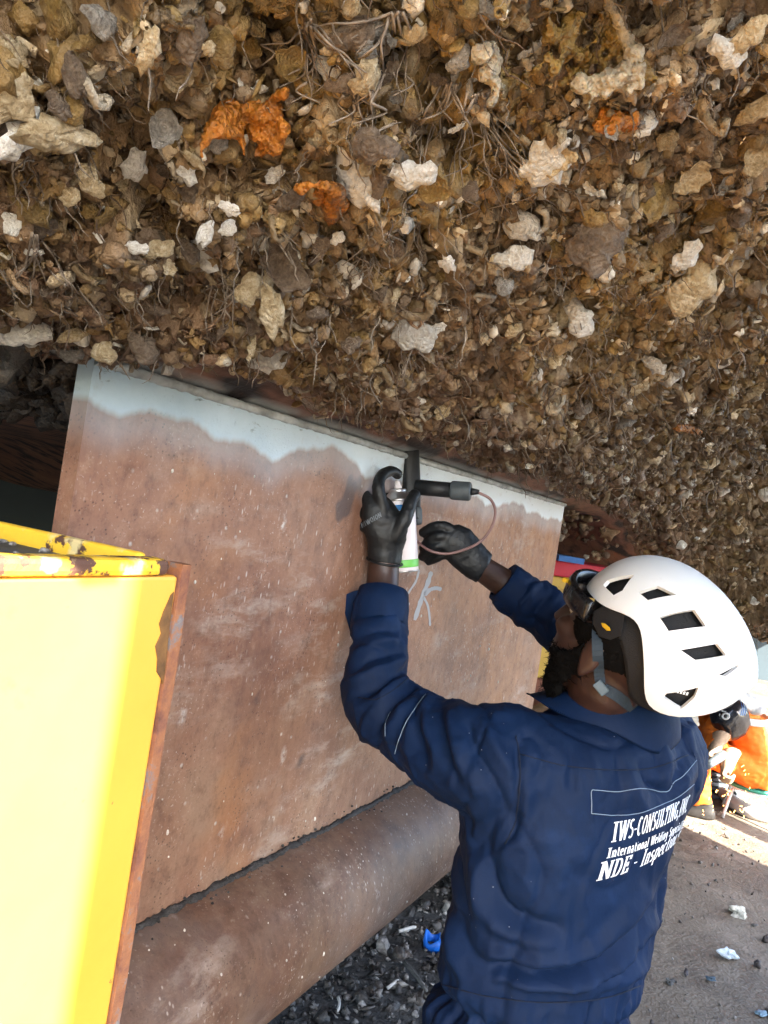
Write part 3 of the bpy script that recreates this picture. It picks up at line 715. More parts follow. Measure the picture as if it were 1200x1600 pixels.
for i, (x, y, n, Ln, sp, an) in enumerate([(700, 130, 9, 130, 0.3, 1.6), (745, 150, 10, 170, 0.3, 1.3), (590, 110, 6, 90, 0.5, 2.0), (785, 230, 9, 120, 0.4, 1.4), (55, 370, 8, 110, 0.4, 1.4), (340, 420, 7, 110, 0.25, 1.3), (575, 370, 6, 90, 0.2, 1.6),
        (480, 40, 7, 110, 0.4, 1.6), (660, 330, 7, 80, 0.3, 1.6), (930, 560, 8, 110, 0.3, 1.6), (960, 620, 9, 120, 0.25, 1.6), (900, 470, 6, 90, 0.4, 1.2), (640, 540, 6, 70, 0.3, 1.6), (10, 560, 5, 60, 0.15, 1.7), (110, 470, 4, 60, 0.2, 1.6), (940, 770, 16, 85, 0.35, 1.6), (620, 20, 8, 120, 0.5, 1.7)]):
    weed(branchy(x, y, n, Ln, 100+i, sp, an), 0.00085 if y < 500 else 0.0013)
# ================================================================== steel plate with pipe, welds
S0, S1 = 0.588, 2.545; ZT = 1.717; ZB = 0.985; TH = 0.026
fin = thing('keel_fin', 'rusty brown steel plate with a round pipe along its foot, welded under the hull', 'steel plate', W(1.5, PP, ZB), ROTK)
M['plate'] = m_rust('rusty_primed_steel', paint=ZT-ZB, tone=1.18)
M['pipe'] = m_rust('rusty_pipe_steel', dusty=0.45, tone=0.66)
def plate_mesh():
    ns, nz_ = 60, 24; V = []; 
    for side, p in ((0, PP), (1, PP+TH)):
        for i in range(ns+1):
            s = S0 + (S1-S0)*i/ns
            for j in range(nz_+1):
                V.append(W(s, p, ZB-0.01 + (ZT+0.004-ZB+0.01)*j/nz_))
    F = []; m = nz_+1; n1 = (ns+1)*m
    for i in range(ns):
        for j in range(nz_):
            a = i*m+j; F.append((a, a+m, a+m+1, a+1)); F.append((n1+a, n1+a+1, n1+a+m+1, n1+a+m))
    for i in range(ns):
        a = i*m; F.append((a, n1+a, n1+a+m, a+m)); a = i*m+nz_; F.append((a, a+m, n1+a+m, n1+a))
    for j in range(nz_):
        F.append((j, j+1, n1+j+1, n1+j)); a = ns*m+j; F.append((a, n1+a, n1+a+1, a+1))
    return obj('plate', V, F, M['plate'], fin, smooth=False)
plate_mesh()
PR_ = 0.131
def pipe_mesh():
    ns, nr = 90, 48; V = []; F = []; c0 = ZB-PR_+0.004; pc = PP+TH/2
    for i in range(ns+1):
        s = 0.15 + 3.3*i/ns
        for k in range(nr):
            a = 2*math.pi*k/nr; r = PR_*(1+0.004*math.sin(3*a+s*5)+0.003*math.sin(s*17+a))
            V.append(W(s, pc-r*math.sin(a), c0+r*math.cos(a)))
    for i in range(ns):
        for k in range(nr): F.append((i*nr+k, i*nr+(k+1) % nr, (i+1)*nr+(k+1) % nr, (i+1)*nr+k))
    F += [tuple(range(nr)), tuple(range(ns*nr+nr-1, ns*nr-1, -1))]
    return obj('pipe', V, F, M['pipe'], fin)
pipe_mesh()
def bead(name, p, z, r, mat, s0, s1, seed, lump=0.5, step=0.006):
    q = np.random.default_rng(seed); n = int((s1-s0)/step); nr = 8; V = []; F = []
    jit = np.convolve(q.random(n+8)-0.5, np.ones(5)/5, 'same')
    for i in range(n+1):
        s = s0+(s1-s0)*i/n; rr = r*(1+lump*1.4*jit[i])
        for k in range(nr):
            a = 2*math.pi*k/nr; r2 = rr*(1+lump*(q.random()-0.5))
            V.append(W(s, p+jit[(i+3) % n]*r*1.2+r2*math.cos(a), z+r2*math.sin(a)))
    for i in range(n):
        for k in range(nr): F.append((i*nr+k, i*nr+(k+1) % nr, (i+1)*nr+(k+1) % nr, (i+1)*nr+k))
    return obj(name, V, F, mat, fin)
M['slag'] = plain('crusty_dark_weld', (0.045, 0.043, 0.043, 1), 0.75, 0.6, 90, 0.9, bd=0.004)
M['bead'] = plain('sprayed_weld', (0.4, 0.44, 0.46, 1), 0.75, 0.5, 25, 0.8, bd=0.004)
bead('weld_bead', PP-0.002, ZT+0.001, 0.006, M['bead'], S0, S1, 4, 0.3)
bead('weld_bead', PP-0.003, ZB+0.002, 0.0062, M['slag'], S0+0.01, S1, 9, 0.8, 0.005)
# crumbs of slag along the lower weld
def slag_crumbs():
    q = np.random.default_rng(31); mb = MB()
    for i in range(300):
        s = q.uniform(S0, S1); a = abs(q.normal())*0.09*(1.0 if math.sin(s*8)+math.sin(s*19) > -0.6 else 0.4); up = q.random() < 0.3
        if up: c = W(s, PP-0.002, ZB+0.004+abs(q.normal())*0.012)
        else: c = W(s, PP+TH/2-PR_*math.sin(a+0.1), ZB-PR_+0.004+PR_*math.cos(a+0.1))
        r = float(q.uniform(0.0008, 0.003)); mb.ball(c, (r, r*q.uniform(0.6, 1.2), r*0.8), 5, 4)
    o = mb.build('slag_crumbs', M['slag'], fin, smooth=False); o['kind'] = 'stuff'
slag_crumbs()
# lime specks and small barnacle scars standing on plate and pipe
M['lime'] = plain('lime_speck', (0.55, 0.52, 0.47, 1), 0.8, 0.3, 80, 0.5)
def specks():
    q = np.random.default_rng(77); mb = MB()
    for i in range(260):
        on_pipe = q.random() < 0.45; s = S0 + (S1-S0)*q.random()**1.3; r = float(np.exp(q.normal()*0.55)*0.0009)
        if on_pipe:
            a = q.uniform(0.25, 2.0); c = W(s, PP+TH/2-PR_*math.sin(a), ZB-PR_+0.004+PR_*math.cos(a))
        else: c = W(s, PP-0.0004, ZB+0.02+(0.62)*q.random()**1.5)
        mb.ball(c, (r, r, r*q.uniform(0.8, 2.2)), 5, 4)
    o = mb.build('lime_specks', M['lime'], fin, smooth=False); o['kind'] = 'stuff'
specks()
# chalk strokes on the plate (a slash and a cross)
def plate_at(x, y, off=0.0008):
    d = pdir(x, y); k = (PP-off)/d.dot(DN); return CAMP + d*k
n = NT('chalk'); M['chalk'] = n.done((0.4, 0.4, 0.41, 1), 0.9)
def stroke(pts, w):
    P = spline([Vector((x, y, 0)) for x, y in pts], 5); V = []; F = []; m = len(P); q = random.Random(int(w*10)+len(pts))
    for i, c in enumerate(P):
        t = (P[min(i+1, m-1)]-P[max(i-1, 0)]).normalized(); nn = Vector((-t.y, t.x, 0)); ww = w*(0.75+0.35*q.random())*(0.6 if i in (0, m-1) else 1)
        for off in (0.0008, -0.001):
            a, b = c+nn*ww, c-nn*ww; V += [plate_at(a.x, a.y, off), plate_at(b.x, b.y, off)]
    for i in range(m-1):
        a, b = i*4, i*4+4; F += [(a, a+1, b+1, b), (a, b, b+2, a+2), (a+1, a+3, b+3, b+1)]
    return obj('chalk_mark', V, F, M['chalk'], fin, smooth=False)
stroke([(674, 893), (668, 912), (659, 935), (648, 969)], 3.6)
stroke([(663, 930), (671, 922), (681, 919), (690, 921)], 3.2)
stroke([(661, 932), (668, 945), (671, 962), (672, 978)], 1.9)
stroke([(655, 890), (650, 908), (641, 922), (630, 940)], 1.6)

# ================================================================== yellow dock block at the left
M['yellow'] = None
def m_yellow():
    n = NT('yellow_dock_paint'); a = n.noise(5, 4); b = n.noise(16, 6, 0.65); c = n.noise(120, 3)
    col = n.mix(n.mr(a, 0.35, 0.65), (0.79, 0.37, 0.045, 1), (0.83, 0.41, 0.055, 1))
    col = n.mix(n.mr(b, 0.62, 0.7, 0, 0.5), col, (0.6, 0.36, 0.03, 1))
    dr = n.noise(1.0, 5, 0.65, n.mapping((26, 26, 2.2))); col = n.mix(n.math('MULTIPLY', n.mr(dr, 0.56, 0.72, 0, 0.55), n.mr(a, 0.4, 0.6)), col, (0.42, 0.2, 0.03, 1))
    ch = n.mr(n.noise(34, 6, 0.7), 0.69, 0.71); col = n.mix(n.math('MULTIPLY', ch, 0.9), col, (0.12, 0.05, 0.03, 1))
    n.bump(n.math('SUBTRACT', n.math('MULTIPLY', n.noise(9, 3), 0.6), n.math('ADD', n.math('MULTIPLY', c, 0.1), n.math('MULTIPLY', ch, 0.2))), 0.25, 0.008)
    return n.done(col, n.mr(b, 0.3, 0.7, 0.36, 0.6), 0, 0.4)
def m_yellow_chipped(name, amount):
    n = NT(name); b = n.noise(24, 6, 0.65); a = n.noise(70, 3)
    col = n.mix(n.mr(b, 0.5-amount, 0.53-amount), (0.10, 0.05, 0.035, 1), (0.8, 0.5, 0.04, 1))
    col = n.mix(n.mr(n.noise(30, 4, co=n.mapping(loc=(3, 3, 3))), 0.56, 0.62, 0, 0.8), col, (0.72, 0.6, 0.3, 1))
    n.bump(n.math('ADD', b, n.math('MULTIPLY', a, 0.3)), 0.5, 0.006)
    return n.done(col, 0.6, 0, 0.3)
def m_rustedge():
    n = NT('rusty_flange_edge'); b = n.noise(28, 6, 0.7); a = n.noise(50, 4)
    col = n.ramp(b, [(0.3, (0.10, 0.045, 0.035)), (0.42, (0.2, 0.085, 0.055)), (0.55, (0.3, 0.13, 0.06)), (0.62, (0.17, 0.16, 0.17)), (0.75, (0.42, 0.33, 0.24))])
    n.bump(n.math('ADD', b, n.math('MULTIPLY', a, 0.5)), 0.6, 0.006)
    return n.done(col, 0.75, 0, 0.3)
M['yellow'] = m_yellow(); M['ychip'] = m_yellow_chipped('chipped_yellow_edge', -0.01); M['yedge'] = m_yellow_chipped('dull_yellow_lip', 0.12); M['redge'] = m_rustedge()
n = NT('dirty_steel_tray'); b_ = n.noise(20, 5, 0.65); n.bump(b_, 0.6, 0.01)
M['tray'] = n.done(n.ramp(b_, [(0.35, (0.05, 0.055, 0.06)), (0.6, (0.11, 0.115, 0.115)), (0.75, (0.22, 0.2, 0.15))]), 0.7)
def block():
    C = PX(289, 874, 0.60); zt = C.z
    Ca = PX(-60, 872, 0.42); da = Vector((C.x-Ca.x, C.y-Ca.y, 0)).normalized()          # along the sunlit face, away from camera
    da = (da*0.5 + DS*0.5).normalized()
    db = Vector((-da.y, da.x, 0))                                                          # leftwards
    t = 0.013; LA = 0.40; LB = 0.36
    root = thing('dock_block', 'tall yellow steel dock block with sunlit face and rusty edges at the left', 'dock block', Vector((C.x, C.y, 0)) - da*LA*0.5 + db*LB*0.5)
    up = Vector((0, 0, 1)); C0 = Vector((C.x, C.y, 0))
    # sunlit face plate: from the near end up to the far corner, projecting past the side web
    fp = MB()
    fp.box(C0 - da*LA + db*t*0.0, da*(LA-0.004), db*t, up*(zt-0.013)); o = fp.build('face_plate', M['yellow'], root, smooth=False); bevel_obj(o, 0.003)
    # rusty flange edge, proud past the corner
    e = MB(); ns = 60; q = random.Random(3); V = []; F = []
    for i in range(ns+1):
        z = (zt-0.004)*i/ns; w = 0.0105+0.0010*math.sin(i*0.7)+q.uniform(-0.0009, 0.0009)
        for a, b in ((0, -0.0015), (w, -0.0015), (w, t+0.004), (0, t+0.004)): V.append(C0 + da*(a-0.003+0.0*b) + db*b + up*z)
    for i in range(ns):
        for k in range(4): F.append((i*4+k, i*4+(k+1) % 4, i*4+4+(k+1) % 4, i*4+4+k))
    F += [(3, 2, 1, 0), tuple(ns*4+k for k in range(4))]
    obj('flange_edge', V, F, M['redge'], root, smooth=False)
    # top lip along the sunlit face
    l = MB().box(C0 - da*LA - db*0.004 + up*(zt-0.0125), da*(LA-0.020), db*0.02, up*0.0125); bevel_obj(l.build('top_lip', M['ychip'], root, smooth=False), 0.004, 2)
    # tray plate
    MB().box(C0 - da*LA + db*0.017 + up*(zt-0.024), da*(LA-0.036), db*(LB-0.03), up*0.012).build('tray', M['tray'], root, smooth=False)
    # back lip along the far side
    l = MB().box(C0 - da*0.034 + db*0.0165 + up*(zt-0.020), da*0.010, db*(LB-0.02), up*0.022); bevel_obj(l.build('back_lip', M['yedge'], root, smooth=False), 0.003, 2)
    # side webs and foot
    MB().box(C0 - da*0.034 + db*(t+0.001), da*0.010, db*(LB-t-0.01), up*(zt-0.022)).build('web', M['yellow'], root, smooth=False)
    MB().box(C0 - da*LA + db*(LB-0.02), da*(LA-0.04), db*0.018, up*(zt-0.05)).build('web', M['yellow'], root, smooth=False)
    MB().box(C0 - da*LA + db*(t+0.001), da*0.018, db*(LB-t-0.025), up*(zt-0.05)).build('web', M['yellow'], root, smooth=False)
    # burnt, flaked patch beside the edge
    fpn = -db; P = []
    for x, y in ((272, 925), (267, 930), (263, 940), (256, 955), (249, 975), (252, 990), (243, 1010), (246, 1030), (245, 1050), (253, 1062), (256, 1072), (258, 1050), (263, 1000), (268, 955)):
        dd = pdir(x, y); k_ = (C0 - CAMP + fpn*0.0006).dot(fpn)/dd.dot(fpn); P.append(CAMP + dd*k_)
    m_ = len(P); obj('burnt_patch', P + [p_ - fpn*0.002 for p_ in P], [tuple(range(m_)), tuple(range(2*m_-1, m_-1, -1))] + [(k, m_+k, m_+(k+1) % m_, (k+1) % m_) for k in range(m_)], M['burnt'], root, smooth=False)
    # litter in the tray
    q = np.random.default_rng(6); mb = MB()
    for i in range(150):
        c = C0 - da*q.uniform(0.03, 0.3) + db*q.uniform(0.05, LB-0.05) + up*(zt-0.011)
        r = float(q.uniform(0.0012, 0.0045)); mb.ball(c, (r*1.6, r, r*0.6), 5, 4, Matrix.Rotation(q.uniform(0, 6), 3, 'Z'))
    o = mb.build('litter', M['litter'], root, smooth=False); o['kind'] = 'stuff'
    return root
M['litter'] = plain('shell_litter', (0.2, 0.19, 0.18, 1), 0.8, 0.9, 120, 0.4)
M['burnt'] = plain('burnt_paint', (0.15, 0.075, 0.025, 1), 0.75, 0.7, 45, 0.6)
block()

# ================================================================== banded dock block behind the plate
def back_block():
    root = thing('dock_block', 'far dock block banded red, yellow and brown, between plate and white helmet', 'dock block', PX(930, 1100, 3.25).xy.to_3d())
    def layer(name, y0, y1, mat, grow=0.0, depth=3.2):
        z0 = PX(900, y1, depth).z; z1 = PX(900, y0, depth).z; a = PX(835, 900, depth); b = PX(1005, 900, depth)
        o = Vector((a.x-grow, depth-grow, z0)); mb = MB().box(o, (b.x-a.x+2*grow, 0.12+0*grow, 0), (-0.1, 0.55, 0), (0, 0, z1-z0)); return bevel_obj(mb.build(name, mat, root, smooth=False), 0.006)
    layer('rubber_pad', 880, 905, M['red'], 0.02); layer('steel_box', 906, 1070, M['yellow2']); layer('timber', 1071, 1150, M['timber'], 0.02)
    z = PX(900, 1151, 3.2).z; a = PX(835, 900, 3.2); b = PX(1005, 900, 3.2)
    MB().box((a.x, 3.2, 0), (b.x-a.x, 0.1, 0), (-0.1, 0.55, 0), (0, 0, z)).build('concrete_base', M['concrete'], root, smooth=False)
    a = PX(874, 868, 3.17); b = PX(915, 874, 3.17); bb = MB().box(a-Vector((0, 0, 0.022)), (b.x-a.x, 0.012, 0), (0, 0.25, 0), (0, 0, 0.024)); bb.build('blue_strip', M['blue'], root, smooth=False)
n = NT('red_pad_paint'); M['red'] = n.done(n.ramp(n.noise(9, 4), [(0.4, (0.42, 0.015, 0.03)), (0.6, (0.5, 0.02, 0.04))]), 0.55)
n = NT('worn_yellow_paint'); q_ = n.noise(12, 6, 0.65); M['yellow2'] = n.done(n.ramp(q_, [(0.32, (0.2, 0.12, 0.04)), (0.42, (0.48, 0.3, 0.05)), (0.7, (0.58, 0.38, 0.07))]), 0.6)
M['timber'] = plain('brown_timber', (0.16, 0.06, 0.035, 1), 0.8, 0.4, 12, 0.5)
M['concrete'] = plain('dock_concrete', (0.2, 0.2, 0.2, 1), 0.85, 0.25, 6, 0.5, bd=0.01)
M['blue'] = plain('blue_tape', (0.05, 0.16, 0.42, 1), 0.5, 0.15, 30, 0.1)
back_block()

# ================================================================== dock walls and added sun blockers
M['blocker'] = plain('blue_grey_blocker_paint', (0.10, 0.135, 0.16, 1), 0.7, 0.3, 1.2, 0.3, bd=0.01)  # for the added sun-blocking walls only
M['darkwall'] = plain('dark_dock_paint', (0.02, 0.032, 0.04, 1), 0.8, 0.3, 1.2, 0.3, bd=0.01)
def wallbox(name, o, a, b, h, mat):
    mb = MB().box(o, a, b, (0, 0, h)); w = mb.build(name, mat, None, smooth=False); w['kind'] = 'structure'; return w
sx, sy = SUN_AZ; qx, qy = -sy, sx     # sun-facing axis r, crosswise axis q
def RQ(r, q): return Vector((sx*r + qx*q, sy*r + qy*q, 0))
# unseen wall added to shade the working place; its edge leaves the block sunlit
R0 = 2.5
a = RQ(R0, 0.195); b = RQ(R0, 4.48)
wallbox('sun_blocker', a, b-a, RQ(0.5, 0), 4.9, M['blocker'])
a = RQ(R0, 4.82); b = RQ(R0, 5.02)
wallbox('sun_blocker_pier', a, b-a, RQ(0.5, 0), 4.9, M['blocker'])  # second unseen blocker, added so the gap lays a sun stripe on the floor
wallbox('dock_wall_end', Vector((-6, 11.5, -0.05)), (24, 0, 0), (0, 0.6, 0), 4.5, M['darkwall'])
wallbox('dock_wall_far', W(-3, 6.6, -0.05), DS*16, DN*0.5, 3.0, M['darkwall'])
# ================================================================== worker at the plate
U = Vector((0.81, 0.58, 0)); Fw = Vector((-0.58, 0.81, 0)); UP = Vector((0, 0, 1))
waist = PX(838, 1545, 1.22)
worker = thing('person', 'person in navy coverall and black gloves spraying the plate, back to the camera', 'person', Vector((waist.x, waist.y, 0)))
def m_cloth(name, c, sheen=0.0):
    n = NT(name); a = n.noise(6, 4); b = n.noise(60, 4); w1 = n.noise(700, 2)
    col = n.mix(n.mr(a, 0.35, 0.65), tuple(x*0.82 for x in c[:3])+(1,), tuple(x*1.15 for x in c[:3])+(1,))
    col = n.mix(n.math('MULTIPLY', n.mr(n.voro(55), 0.02, 0.05, 1, 0), n.mr(n.noise(9, 2), 0.55, 0.6)), col, (0.4, 0.42, 0.45, 1))
    col = n.mix(n.mr(n.noise(13, 7, 0.68), 0.55, 0.74, 0, 0.4), col, tuple(min(1, x*2.2+0.006) for x in c[:3])+(1,))
    n.bump(n.math('ADD', n.math('MULTIPLY', b, 0.8), n.math('MULTIPLY', w1, 0.2)), 0.35, 0.004)
    n.b.inputs['Sheen Weight'].default_value = sheen; n.b.inputs['Sheen Roughness'].default_value = 0.4
    n.b.inputs['Sheen Tint'].default_value = (0.35, 0.5, 0.8, 1)
    return n.done(col, 0.7, 0, 0.2)
M['navy'] = m_cloth('navy_cotton', (0.0017, 0.0122, 0.045, 1))
n = NT('dark_skin'); f_ = n.noise(40, 4); n.bump(n.noise(220, 3), 0.25, 0.001)
n.b.inputs['Subsurface Weight'].default_value = 0.08; n.b.inputs['Subsurface Radius'].default_value = (0.01, 0.004, 0.002)
M['skin'] = n.done(n.ramp(f_, [(0.35, (0.034, 0.0155, 0.0105)), (0.65, (0.052, 0.0235, 0.0155))]), 0.45, 0, 0.45)
M['hair'] = plain('black_hair', (0.003, 0.0026, 0.0023, 1), 0.85, 0.3, 200, 0.8, spec=0.1)
n = NT('black_glove_rubber'); b_ = n.noise(120, 4); n.bump(n.math('ADD', n.noise(30, 3), n.math('MULTIPLY', b_, 0.4)), 0.3, 0.004)
M['glove'] = n.done(n.ramp(n.noise(8, 3), [(0.3, (0.005, 0.0058, 0.007)), (0.7, (0.0085, 0.0098, 0.0115))]), 0.5, 0, 0.35)

TORSO = [(955, 1100, 1.235, .066, .062), (953, 1118, 1.23, .10, .075), (947, 1140, 1.225, .150, .092), (938, 1172, 1.22, .190, .112), (922, 1220, 1.215, .203, .128), (905, 1262, 1.21, .200, .134), (888, 1312, 1.21, .191, .135),
         (868, 1410, 1.215, .184, .133), (852, 1478, 1.22, .183, .135), (846, 1514, 1.22, .182, .137), (838, 1546, 1.222, .156, .116), (832, 1580, 1.225, .183, .134), (824, 1650, 1.23, .194, .142), (815, 1740, 1.235, .19, .14)]
ARM_L = [(862, 1215, 1.185, .095), (800, 1200, 1.15, .092), (748, 1182, 1.165, .080), (698, 1165, 1.21, .0705), (648, 1138, 1.265, .064), (606, 1112, 1.305, .0595), (588, 1078, 1.33, .0565), (591, 1020, 1.365, .0535), (595, 965, 1.40, .050), (597, 938, 1.415, .048)]
ARM_R = [(1000, 1195, 1.27, .095), (1022, 1180, 1.345, .086), (1006, 1135, 1.44, .076), (975, 1085, 1.53, .066), (932, 1042, 1.585, .060), (890, 995, 1.59, .056), (850, 958, 1.595, .052), (812, 930, 1.60, .047), (789, 914, 1.60, .0435)]
def arm_tube(mb, A, scale=1.0, n=20):
    P = spline([PX(x, y, d) for x, y, d, r in A], 4); r = interp([a[3]*scale for a in A], 4); mb.tube(P, r, n)
def torso_secs(T, k=1.0, dz=0.0):
    return [(PX(x, y, d)+UP*dz, U*a*k, Fw*b*k) for x, y, d, a, b in T]
def leg_secs(sgn, k=1.0):
    h = waist + UP*(-0.10) + U*0.085*sgn; out = []
    for z, r, sh in ((0.78, .105, 0), (0.6, .098, .01), (0.45, .085, .02), (0.25, .072, .02), (0.09, .078, .02)):
        c = Vector((h.x, h.y, z)) + U*sgn*sh*0.8; out.append((c, U*r*k, Fw*r*1.08*k))
    return out
# ---- body (one continuous mesh: head, neck, trunk, arms, legs under the clothes)
HC = PX(965, 1005, 1.175)                                   # head centre
def head_frame(v):
    f = Vector(v).normalized(); l = UP.cross(f).normalized(); l = (l + Vector((0, 0, -0.05))).normalized(); u = f.cross(l).normalized(); return f, u.cross(f), u
hf, hl, hu = head_frame((-0.78, 0.48, 0.34));      # forward, left
HM = Matrix((hf, hl, hu)).transposed()                      # local x forward, y left, z up
def H(x, y, z): return HC + HM @ Vector((x, y, z))
# helmet frame: sits a little back and tipped
hx = (hf*math.cos(0.42) + hu*math.sin(0.42)).normalized(); hy = hl; hz_ = hx.cross(hy).normalized()
EM = Matrix((hx, hy, hz_)).transposed(); EC = PX(1038, 1007, 1.15)
def E(x, y, z): return EC + EM @ Vector((x, y, z))
def rim_ang(ph):
    """polar angle of the rim for azimuth ph (0 front, +-180 back)"""
    a = abs(ph)
    return R(109) - R(8)*math.exp(-((a-R(72))/R(14))**2) + R(47)*math.exp(-((a-R(121))/R(27))**2) - R(60)*(1-math.cos(ph))/2
hf, hl, hu = head_frame((-0.62, 0.70, 0.34)); HM = Matrix((hf, hl, hu)).transposed()      # the head is turned further away than the tipped helmet suggests
LX, LY, LZ = 0.140, 0.123, 0.113
def tuck(V):
    """keep head and hair inside the helmet's foam"""
    V = V.copy(); EMn = np.array(EM); L_ = (V - np.array(EC)) @ EMn
    sc_ = np.array([LX-0.027, LY-0.025, LZ-0.027]); q = L_/sc_; r = np.linalg.norm(q, axis=1); near = np.linalg.norm(V - np.array(HC), axis=1) < 0.19
    th = np.arccos(np.clip(q[:, 2]/np.maximum(r, 1e-6), -1, 1)); ph = np.arctan2(q[:, 1], q[:, 0]); rim = np.array([rim_ang(a) for a in ph]) + R(20)
    m = near & (r > 1) & (th < rim); L_[m] = L_[m]/r[m][:, None]; V[m] = L_[m] @ EMn.T + np.array(EC); return V
def build_body():
    mb = MB()
    mb.ball(H(-0.012, 0, 0.03), (0.098, 0.077, 0.092), 24, 16, HM)                                   # skull
    mb.loft([(H(0.03, 0, -0.015), HM @ Vector((0.062, 0, 0.0)), HM @ Vector((0, 0.066, 0))), (H(0.038, 0, -0.06), HM @ Vector((0.055, 0, 0)), HM @ Vector((0, 0.058, 0))),
             (H(0.05, 0, -0.098), HM @ Vector((0.036, 0, 0)), HM @ Vector((0, 0.036, 0))), (H(0.055, 0, -0.112), HM @ Vector((0.02, 0, 0)), HM @ Vector((0, 0.022, 0)))], 20)   # face and jaw
    mb.loft([(H(0.085, 0, 0.03), HM @ Vector((0.012, 0, 0)), HM @ Vector((0, 0.011, 0))), (H(0.098, 0, 0.0), HM @ Vector((0.014, 0, 0)), HM @ Vector((0, 0.014, 0))), (H(0.105, 0, -0.02), HM @ Vector((0.016, 0, 0)), HM @ Vector((0, 0.019, 0))), (H(0.094, 0, -0.03), HM @ Vector((0.012, 0, 0)), HM @ Vector((0, 0.015, 0)))], 12)  # nose
    for sg in (-1, 1):
        mb.ball(H(0.072, 0.03*sg, 0.038), (0.018, 0.026, 0.009), 10, 8, HM)                          # brow
        mb.ball(H(0.062, 0.042*sg, -0.01), (0.024, 0.02, 0.018), 10, 8, HM)                          # cheekbone
        mb.ball(H(-0.012, 0.078*sg, -0.012), (0.018, 0.009, 0.031), 12, 8, HM)                       # ear
        mb.ball(H(-0.010, 0.080*sg, -0.036), (0.010, 0.008, 0.012), 10, 8, HM)
    mb.ball(H(0.087, 0, -0.052), (0.012, 0.026, 0.008), 10, 8, HM); mb.ball(H(0.085, 0, -0.067), (0.011, 0.022, 0.008), 10, 8, HM)   # lips
    nb = PX(958, 1128, 1.24)
    mb.tube(spline([H(-0.02, 0, -0.02), H(-0.012, 0, -0.075), nb + UP*0.045, nb - UP*0.03], 4), interp([.058, .055, .06, .068], 4), 20)
    mb.loft(torso_secs(TORSO[2:], 0.86), 24)
    arm_tube(mb, [(x, y, d, r*0.72) for x, y, d, r in ARM_L[:-2]] + [(595, 955, 1.403, .034), (598, 905, 1.43, .0305), (600, 868, 1.435, .029), (601, 850, 1.432, .027)])
    arm_tube(mb, [(x, y, d, r*0.72) for x, y, d, r in ARM_R[:-2]] + [(812, 930, 1.60, .035), (785, 910, 1.60, .031), (760, 893, 1.59, .028), (740, 880, 1.58, .026)])
    for sg in (-1, 1): mb.loft(leg_secs(sg, 0.8), 20)
    me = remesh(mb, 0.0055, 2); V, Nn = mesh_np(me); V = tuck(V); set_np(me, V)
    bv = BVHTree.FromPolygons([tuple(v) for v in V], [tuple(p.vertices) for p in me.polygons])
    link_mesh('body', me, M['skin'], worker); return bv
BODY_BVH = build_body()
# eyes (mostly turned away)
for sg in (-1, 1):
    e = MB().ball(H(0.070, 0.03*sg, 0.018), 0.0115, 12, 8); e.build('eye', plain('eye_white', (0.6, 0.55, 0.5, 1), 0.2), worker)

# ---- beard: blob with short curls
def beard():
    mb = MB(); q = np.random.default_rng(12)
    for i in range(230):
        a = q.uniform(-1.5, 1.5); t = q.random()
        r = 0.062 + 0.006*q.random(); z = -0.045 - 0.075*t
        k = 1 - 0.45*t; c = H(0.022+0.052*math.cos(a)*k + 0.012*t, 0.067*math.sin(a)*k, z)
        mb.ball(c, float(q.uniform(0.008, 0.014)), 6, 5)
    for i in range(150):
        t = q.random(); sg = 1 if q.random() < 0.7 else -1
        c = H(0.004+0.05*t + q.normal()*0.006, sg*(0.071-0.03*t*t), -0.03-0.062*t + q.normal()*0.008); mb.ball(c, float(q.uniform(0.006, 0.010)), 6, 5)
    me = remesh(mb, 0.004, 1); V, Nn = mesh_np(me); V += Nn*(0.004*fbm(V, 160, 3)[:, None]); set_np(me, V)
    o = link_mesh('beard', me, M['hair'], worker)
    mb = MB()
    for i in range(900):
        k = int(q.integers(0, len(V))); c = Vector(V[k]); nn = Vector(Nn[k]); d = (nn + Vector(q.normal(size=3))*0.6).normalized(); d2 = (d + Vector(q.normal(size=3))*0.7).normalized(); l = q.uniform(0.003, 0.007)
        mb.tube([c - nn*0.002, c+d*l, c+d*l+d2*l], [0.0006, 0.0005, 0.0002], 3, False)
    h = mb.build('beard_curls', M['hair'], worker); h['kind'] = 'stuff'
beard()
def hairs():
    mb = MB(); mb.ball(H(-0.018, 0, 0.032), (0.0985, 0.08, 0.094), 28, 20, HM)
    me = remesh(mb, 0.004, 1); V, Nn = mesh_np(me)
    bm = bmesh.new(); bm.from_mesh(me)
    kill = []
    for v in bm.verts:
        l = HM.transposed() @ (v.co-HC)
        if l.x > 0.052-0.25*max(0, -l.z) or l.z < -0.028 - 0.25*l.x: kill.append(v)
    bmesh.ops.delete(bm, geom=kill, context='VERTS'); bm.to_mesh(me); bm.free()
    V, Nn = mesh_np(me); V += Nn*(0.003*fbm(V, 180, 3)[:, None] + 0.002); V = tuck(V); set_np(me, V)
    return link_mesh('hair', me, M['hair'], worker)
hairs()

